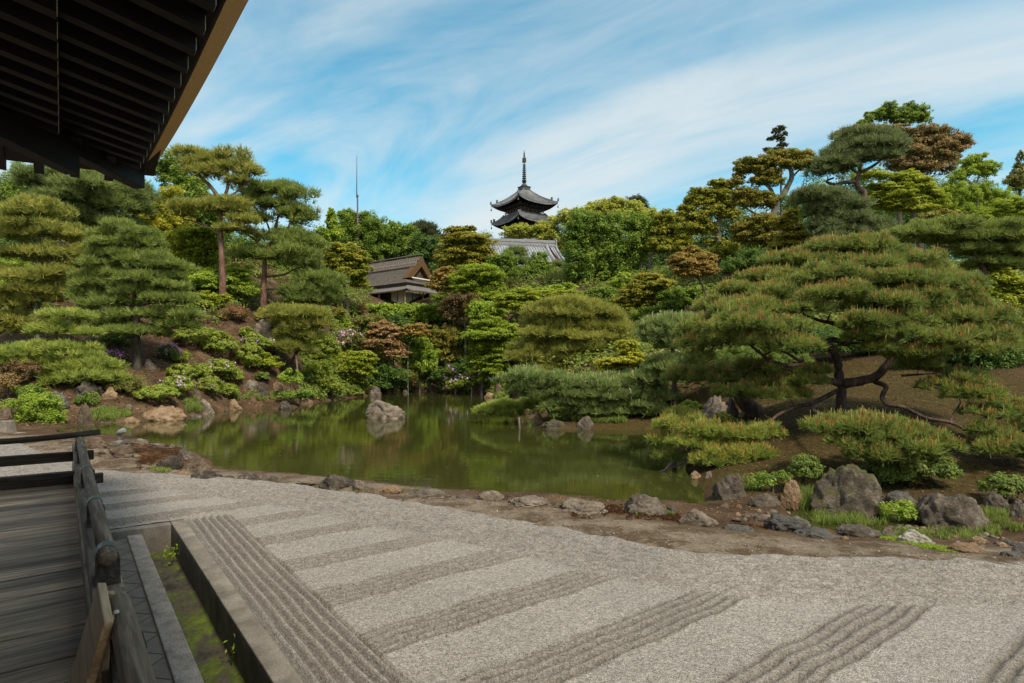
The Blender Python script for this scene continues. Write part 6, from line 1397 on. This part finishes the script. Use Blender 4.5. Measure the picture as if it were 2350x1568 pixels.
az(345, 800, 190, 140, 'bright yellow green bush at the left end of the pond behind the railing', z='L', col='bgreen', kind='tuft', cat='shrub', name='shrub', Y=25.5, extra=[(560, 730, 140, 90), (620, 920, 130, 100), (440, 930, 170, 100), (260, 930, 120, 70)])
az(350, 610, 130, 60, 'dark green bush above the bright bush at the left', z='L', col='green', kind='tuft', cat='shrub', name='shrub', Y=27.2)
# ---- right bank, near
CANDLE = dict(flower='candle', ff=.55)
T('7', 'shrub', 'big round dark green clipped bush beneath the low pine bough on the right', 'shrub', 'shrub', 12.0, [(1310, 1130, 190, 118), (1140, 1190, 60, 50)], 'azaldk', None, .08, dens=1.2)
T('7', 'shrub', 'small round green bush behind the upright tan boulder', 'shrub', 'shrub', 11.6, [(805, 1130, 76, 68)], 'azaldk', None, .05, dens=1.2)
T('7', 'shrub', 'half round green bush above the blocky grey boulder at the right edge', 'shrub', 'shrub', 10.7, [(1790, 1215, 98, 62)], 'azaldk', None, .05, dens=1.2)
T('7', 'shrub', 'low light green leafy plants in front of the large lichen spotted boulder', 'shrub', 'tuft', 9.9, [(1280, 1330, 84, 44)], 'bgreen', None, .03, leaf=.05)
T('7', 'shrub', 'small dark leafed plant on the bank left of the upright tan boulder', 'shrub', 'tuft', 11.5, [(610, 1180, 60, 36), (690, 1165, 50, 26)], 'green', None, .03, leaf=.05, dens=.6)
T('I', 'shrub', 'small yellow green bush against the broad pale brown boulder', 'shrub', 'shrub', 19.5, [(1670, 490, 110, 80)], 'azalea', None, .04)
T('I', 'shrub', 'little bright bush growing in front of the grey standing slab', 'shrub', 'tuft', 17.8, [(1990, 570, 70, 50), (2060, 590, 60, 30)], 'azalea', None, .03, leaf=.06)
T('I', 'shrub', 'tiny dark round bush on the rocks at the tip of the spit', 'shrub', 'shrub', 25.4, [(345, 545, 56, 38)], 'azaldk', None, .03)
# the large pine with red buds
PY = 15.4
big = [(1000, 60, 190, 44, 1.6), (1240, 110, 160, 44, 1.2), (820, 110, 150, 44, 1.4), (1400, 190, 140, 50, .6), (1080, 130, 170, 46, .4), (640, 190, 130, 46, 1.0), (880, 200, 170, 48, .2), (480, 250, 110, 44, .9),
       (1180, 210, 160, 50, -.4), (1540, 240, 120, 50, 0), (700, 270, 150, 50, -.1), (980, 270, 140, 48, -.9), (1340, 290, 150, 50, -.7), (1600, 330, 120, 50, -.3), (420, 330, 110, 44, .5), (540, 330, 130, 48, -.4),
       (1160, 310, 130, 44, -1.2), (800, 330, 90, 40, -.8), (330, 420, 120, 50, .2), (470, 410, 140, 46, -.8), (640, 420, 120, 44, -1.2), (760, 440, 80, 40, -1.3), (1120, 400, 120, 44, -1.5), (1300, 390, 120, 44, -1.4),
       (1560, 400, 110, 50, -.9), (1720, 390, 120, 54, -.8), (1640, 470, 130, 50, -1.3), (1800, 460, 80, 54, -1.0), (1500, 480, 80, 40, -1.5), (1240, 460, 90, 36, -1.6), (280, 500, 90, 46, .2), (420, 490, 120, 46, -.7), (560, 500, 90, 40, -1.1),
       (1100, 480, 70, 34, -1.4), (1160, 520, 70, 30, -1.5), (720, 520, 110, 40, -1.3), (1700, 540, 110, 44, -1.4), (300, 590, 80, 40, .3), (1370, 620, 80, 28, -1.0), (1560, 690, 110, 44, -1.2), (1480, 720, 90, 34, -1.3), (1600, 760, 90, 50, -1.5), (1760, 860, 110, 50, -2.0), (1850, 920, 70, 60, -2.2), (1700, 940, 80, 46, -2.3), (1850, 830, 60, 40, -1.9), (1780, 1010, 110, 50, -2.6), (1870, 1050, 60, 40, -2.7),
       (480, 745, 90, 30, -.4), (610, 765, 90, 28, -.5), (850, 640, 60, 26, -.5), (560, 630, 100, 34, -.2), (1420, 560, 90, 34, -1.2), (1300, 560, 70, 26, -1.0), (280, 680, 90, 34, .8), (400, 680, 100, 36, .4), (560, 700, 100, 34, .2), (660, 720, 80, 30, -.2), (730, 760, 70, 26, -.4), (800, 700, 60, 26, -.6),
       (1040, 920, 150, 46, -3.3), (1180, 930, 160, 50, -3.2), (1320, 970, 140, 54, -3.3), (1060, 1000, 140, 50, -3.6), (1230, 1010, 170, 50, -3.6), (1390, 1020, 80, 40, -3.4), (950, 950, 80, 40, -3.1), (1150, 1050, 110, 26, -3.7)]
lim = [(0.122, (985, 700), (972, 650), (968, 600, -.2), (945, 540, -.3), (915, 498, -.4), (960, 490, -.5), (1010, 512, -.5), (1050, 470, -.3)),
       (0.137, (990, 705), (1060, 695, -.1), (1150, 672, -.2), (1195, 630, -.3), (1240, 575, -.3), (1300, 520, -.4), (1400, 475, -.6), (1490, 490, -.8)),
       (0.072, (965, 740), (890, 778, -.3), (845, 805, -.5), (850, 835, -.8), (890, 862, -1.2), (940, 885, -1.8), (1000, 930, -2.6)),
       (0.058, (850, 800, -.5), (760, 820, -.5), (690, 850, -.6), (640, 885, -.7), (618, 915, -.8)),
       (0.108, (980, 705), (930, 690, -.2), (870, 680, -.3), (845, 668, -.4)),
       (0.065, (1150, 695, -.2), (1205, 720, -.5), (1185, 770, -.8), (1215, 808, -1.0), (1290, 820, -1.2), (1400, 872, -1.5), (1520, 895, -1.8), (1600, 930, -2.0), (1680, 945, -2.2)),
       (0.065, (870, 620, -.3), (800, 612, -.5), (720, 615, -.6), (640, 590, -.7), (570, 540, -.8), (505, 488, -.9)), (0.050, (800, 605, -.4), (730, 560, -.5), (690, 545, -.5)), (0.043, (690, 605, -.6), (600, 605, -.6), (560, 615, -.6), (535, 640, -.6)),
       (0.072, (1020, 440, -.3), (950, 410, -.4), (880, 395, -.4), (810, 370, -.5)), (0.079, (1220, 500, -.4), (1300, 460, -.5), (1370, 420, -.6), (1440, 370, -.6)), (0.072, (1170, 340, 0), (1230, 320, .1), (1300, 300, .1), (1380, 285, .2)),
       (0.072, (1050, 470, -.3), (1100, 390, .1), (1170, 330, .3)), (0.050, (1260, 560, -.4), (1275, 600, -.4)), (0.036, (1280, 665, -.8), (1360, 660, -.9), (1430, 655, -1.0)), (0.036, (1520, 895, -1.8), (1540, 850, -1.7), (1570, 800, -1.6)),
       (0.029, (670, 600, -.6), (665, 650, -.6), (670, 700, -.6)), (0.025, (680, 610, -.6), (740, 660, -.5), (800, 685, -.5))]
T('7', 'pine_tree', 'large spreading pine dotted with red buds on the mossy mound at the right', 'tree', 'pinenear', PY, big, 'pine', [(985, 880), (986, 800), (988, 700)], .235, 'd', lim, dens=1.0, dep=.85, auto=True, **CANDLE)
T('7', 'pine_tree', 'dark leaning pine with red budded boughs over the water left of the large pine', 'tree', 'pinenear', 18.2, [(330, 650, 100, 34, -.4), (440, 640, 90, 30, -.3), (540, 650, 70, 30, -.2), (240, 640, 70, 30, 0)], 'pine', [(565, 850), (510, 790), (455, 710), (400, 660)], .34, 'd', **CANDLE)
T('7', 'pine_bough', 'low red budded pine growing over the waterside rocks left of the bare mound', 'tree', 'pinenear', 14.6, [(150, 910, 70, 40, .3), (280, 920, 90, 36, 0), (380, 950, 110, 40, -.2), (520, 950, 110, 36, -.2), (620, 940, 70, 30, -.1), (120, 990, 60, 40, .2), (240, 990, 90, 40, -.1), (390, 1020, 100, 36, -.4), (500, 1030, 90, 32, -.5), (130, 1060, 50, 36, .1), (330, 1080, 80, 34, -.6), (420, 1080, 80, 30, -.7), (210, 870, 70, 30, .8)], 'pinelt', [(600, 905), (520, 940), (380, 1000), (230, 1030), (110, 1140)], .07, 'g', [(.03, (300, 1020), (200, 1100), (70, 1140))], **CANDLE)

# ---------------------------------------------------------------- ground cover that nobody could count
lv = Leaves()
def scatter(n, xr, yr, cond):
    p = np.stack((rng.uniform(*xr, n), rng.uniform(*yr, n)), 1)
    z = ground(p); k = cond(p, z) & (np.abs(p[:, 0]) < p[:, 1] * .98 + 3) & ~inside(p, POND)
    return np.column_stack((p[k], z[k]))
def thick(p, z):     # everywhere on the slopes except the bare soil and the mossy mound
    pxl = CX + p[:, 0] / p[:, 1] * F; pyl = YH - (z - HC) / p[:, 1] * F; bare = (pxl < 700) & (pyl > 745) | ((pxl > 520) & (pxl < 650) & (pyl > 715)) | ((pxl > 1480) & (pxl < 2440) & (p[:, 1] < 23.2)) | inside(p, GPOLY) | (p[:, 1] < 26) | (seg_dist(p, POND) < .6)
    tx = np.hypot(p[:, 0] + 13, p[:, 1] - 71)
    return ~bare & (tx > 5)
c = scatter(7000, (-60, 60), (26, 80), thick)
c2_ = scatter(5000, (-30, 4), (34, 66), lambda p, z: (seg_dist(p, POND) > .05) & (seg_dist(p, POND) < 4.5) & (CX + p[:, 0] / p[:, 1] * F > 690) & (p[:, 1] > 40))
nb_ = len(c); c = np.vstack((c, c2_))
rr = np.concatenate((rng.uniform(.5, 1.3, nb_), rng.uniform(.25, .7, len(c2_))))
idx = np.repeat(np.arange(len(c)), 75)
d = rdir(len(idx), -.1)
p = c[idx] + d * np.stack((rr, rr, rr * .75), 1)[idx]
lv.quads(p, d + UP * .4, .24, .5, np.clip(rng.uniform(0, 1, len(c))[idx] * .5 + rng.uniform(0, .5, len(idx)), 0, 1))
tag(lv.build('undergrowth', [pal('under')], None, (0, 0, 0)), kind='stuff')
lv = Leaves()        # distant wood behind everything
for x, y, r in [(px, py, 70) for px, py in ((-60, 520), (60, 500), (180, 520), (300, 520), (420, 540), (700, 590), (760, 600), (860, 590), (960, 590), (1060, 590), (1100, 610), (1340, 600), (1440, 590), (1540, 560), (1640, 540), (1760, 520), (1880, 470), (2000, 440), (2120, 470), (2240, 480), (2350, 500), (2450, 500))]:
    crown(lv, 'tuft', [(P(x, y + 20, 120), (8, 4, 6)), (P(x + 40, y + 90, 118), (10, 4, 8))], 118, .7)
tag(lv.build('woodland', [pal('dgreen')], None, (0, 0, 0)), kind='stuff')
lv = Leaves()        # grass tufts by the water and the stream
def tufts(z, x, y, rx, ry, n, ln):
    for _ in range(n):
        q = march(*zc(z, x + rng.uniform(-rx, rx), y + rng.uniform(-ry, ry)))
        lv.blades(q[None] + rng.normal(0, .06, (6, 3)) * (1, 1, 0), np.tile(UP, (6, 1)), ln, max(.008, q[1] * .0011), 7, .28, rng.uniform(0, 1, 6))
tufts('L', 1230, 900, 130, 70, 40, .28); tufts('L', 2270, 800, 70, 60, 30, .35); tufts('L', 1450, 880, 90, 40, 20, .2)
tufts('7', 820, 1290, 40, 40, 24, .24); tufts('7', 960, 1370, 110, 30, 22, .14); tufts('7', 1100, 1370, 120, 30, 16, .12); tufts('7', 1500, 1450, 250, 20, 36, .10); tufts('7', 1750, 1410, 120, 30, 26, .11)
tufts('7', 1740, 1355, 40, 20, 16, .16); tufts('I', 380, 500, 110, 40, 40, .22); tufts('I', 800, 590, 220, 30, 110, .2); tufts('I', 500, 560, 160, 40, 60, .2); tufts('7', 560, 1200, 90, 30, 22, .12); tufts('M', 1000, 880, 200, 20, 24, .35)
tufts('8', 980, 215, 130, 20, 26, .25); tufts('G', 480, 268, 90, 10, 40, .05); tufts('K', 900, 165, 500, 6, 26, .05); tufts('8', 480, 620, 60, 12, 26, .06)
tag(lv.build('grass', [pal('grass')], None, (0, 0, 0)), kind='stuff')
lv = Leaves()        # bright moss strip along the edging rocks, red moss by the shore
def mossy(z, pts, w_, n, mat):
    for i in range(n):
        k = rng.integers(0, len(pts) - 1); t = rng.random()
        a, b_ = pts[k], pts[k + 1]
        q = march(*zc(z, a[0] + (b_[0] - a[0]) * t, a[1] + (b_[1] - a[1]) * t + rng.normal(0, w_)))
        lv.blades(q[None] + rng.normal(0, .03, (10, 3)) * (1, 1, 0), np.tile(UP, (10, 1)), .028, .012, 6, .6, rng.uniform(0, 1, 10), mat)
mossy('S', [(0, 1275), (200, 1310), (400, 1360), (560, 1395), (700, 1412)], 10, 240, 0)
mossy('G', [(60, 268), (200, 255), (330, 262), (520, 280), (600, 300)], 12, 260, 1)
mossy('8', [(300, 505), (420, 500), (560, 520), (420, 560), (330, 590)], 16, 300, 1)
mossy('G', [(880, 330), (1000, 325), (1040, 340)], 8, 90, 1)
tag(lv.build('moss', [pal('bgreen'), leaf_mat('leaf_redmoss', (.045, .020, .010), (.14, .065, .028))], None, (0, 0, 0)), kind='stuff')
# fallen needles and leaves
lv = Leaves()
c = scatter(26000, (-1, 22), (9.5, 26), lambda p, z: ~inside(p, GPOLY) & (seg_dist(p, POND) > .3))
lv.quads(c + (0, 0, .012), np.tile(UP, (len(c), 1)), .055, .35, rng.uniform(0, 1, len(c)), 0, .5)
c = scatter(16000, (-30, -6), (24, 46), lambda p, z: (seg_dist(p, POND) > .3))
lv.quads(c + (0, 0, .02), np.tile(UP, (len(c), 1)), .13, .5, rng.uniform(0, 1, len(c)), 0, .6)
c = scatter(260, (-9, 8), (3, 13), lambda p, z: inside(p, GPOLY) & (p @ n1 > 2.2))
lv.quads(c + (0, 0, .055), np.tile(UP, (len(c), 1)), .030, .55, rng.uniform(0, 1, len(c)), 0, .4)
tag(lv.build('fallen_leaves', [leaf_mat('leaf_litter', (.050, .030, .016), (.42, .29, .16))], None, (0, 0, 0)), kind='stuff')
lv = Leaves()        # stray white gravel trodden into the earth strip, a few leaves afloat
dg_ = lambda p, z: ~inside(p, GPOLY) & (seg_dist(p, POND) > .15) & (seg_dist(p, GEDGE, False) < rng.exponential(.45, len(p)))
c = scatter(40000, (-14, 9), (6, 20), dg_)
lv.quads(c + (0, 0, .012), np.tile(UP, (len(c), 1)), .021, .8, rng.uniform(0, 1, len(c)), 0, .9)
tag(lv.build('stray_gravel', [leaf_mat('stray_stone', (.08, .07, .06), (.34, .31, .275), 0.0, .9)], None, (0, 0, 0)), kind='stuff')
lv = Leaves()
p = np.stack((rng.uniform(POND[:, 0].min(), POND[:, 0].max(), 900), rng.uniform(9, 58, 900)), 1); p = p[inside(p, POND) & (rng.random(900) < .4)]
lv.quads(np.column_stack((p, np.full(len(p), WZ + .006))), np.tile(UP, (len(p), 1)), .06, .6, rng.uniform(0, 1, len(p)), 0, .05)
tag(lv.build('floating_leaves', [leaf_mat('leaf_afloat', (.10, .11, .03), (.40, .33, .16))], None, (0, 0, 0)), kind='stuff')
lv = Leaves()        # thin moss and seedlings on the mound and the slopes
c = scatter(9000, (0, 20), (10, 25), lambda p, z: ~inside(p, GPOLY) & (seg_dist(p, POND) > .4) & (vnoise(p, 1.3, 2) + rng.normal(0, .3, len(p)) > .05))
lv.blades(c, np.tile(UP, (len(c), 1)), .045, .012, 7, .7, rng.uniform(0, 1, len(c)))
c = scatter(7000, (-30, -4), (24, 46), lambda p, z: (seg_dist(p, POND) > .3) & (vnoise(p, .9, 5) + rng.normal(0, .3, len(p)) > .15))
lv.blades(c, np.tile(UP, (len(c), 1)), .10, .03, 6, .6, rng.uniform(0, 1, len(c)))
tag(lv.build('moss_growth', [leaf_mat('leaf_mossgrowth', (.055, .045, .014), (.15, .135, .03))], None, (0, 0, 0)), kind='stuff')
# weeds in the drain
for i, (d_, s_, lab) in enumerate(((1.06, 8.95, 'small bright green weed at the far end of the mossy drain'), (1.13, 5.6, 'thin weed growing from the wall of the drain halfway along'), (1.10, 4.55, 'broad leaved weed in the near part of the mossy drain'))):
    q = SD(s_, d_, -.37); lv = Leaves(); k = (34, 12, 16)[i]
    c = q + rng.normal(0, 1, (k, 3)) * (.05, .05, .05) + np.stack((np.zeros(k), np.zeros(k), rng.uniform(.05, .22, k)), 1)
    root = empty('weed', q); tag(root, lab, 'weed')
    lv.quads(c, rdir(k, .2), (.06, .05, .085)[i], .5, rng.uniform(.3, 1, k)); lv.build('leaves', [pal('bgreen')], root, q)
    mb = MB()
    for _ in range(4): mb.tube([q, c[rng.integers(0, k)]], [.005, .002], 5)
    mb.build('stem', pal('green'), root, off=q)
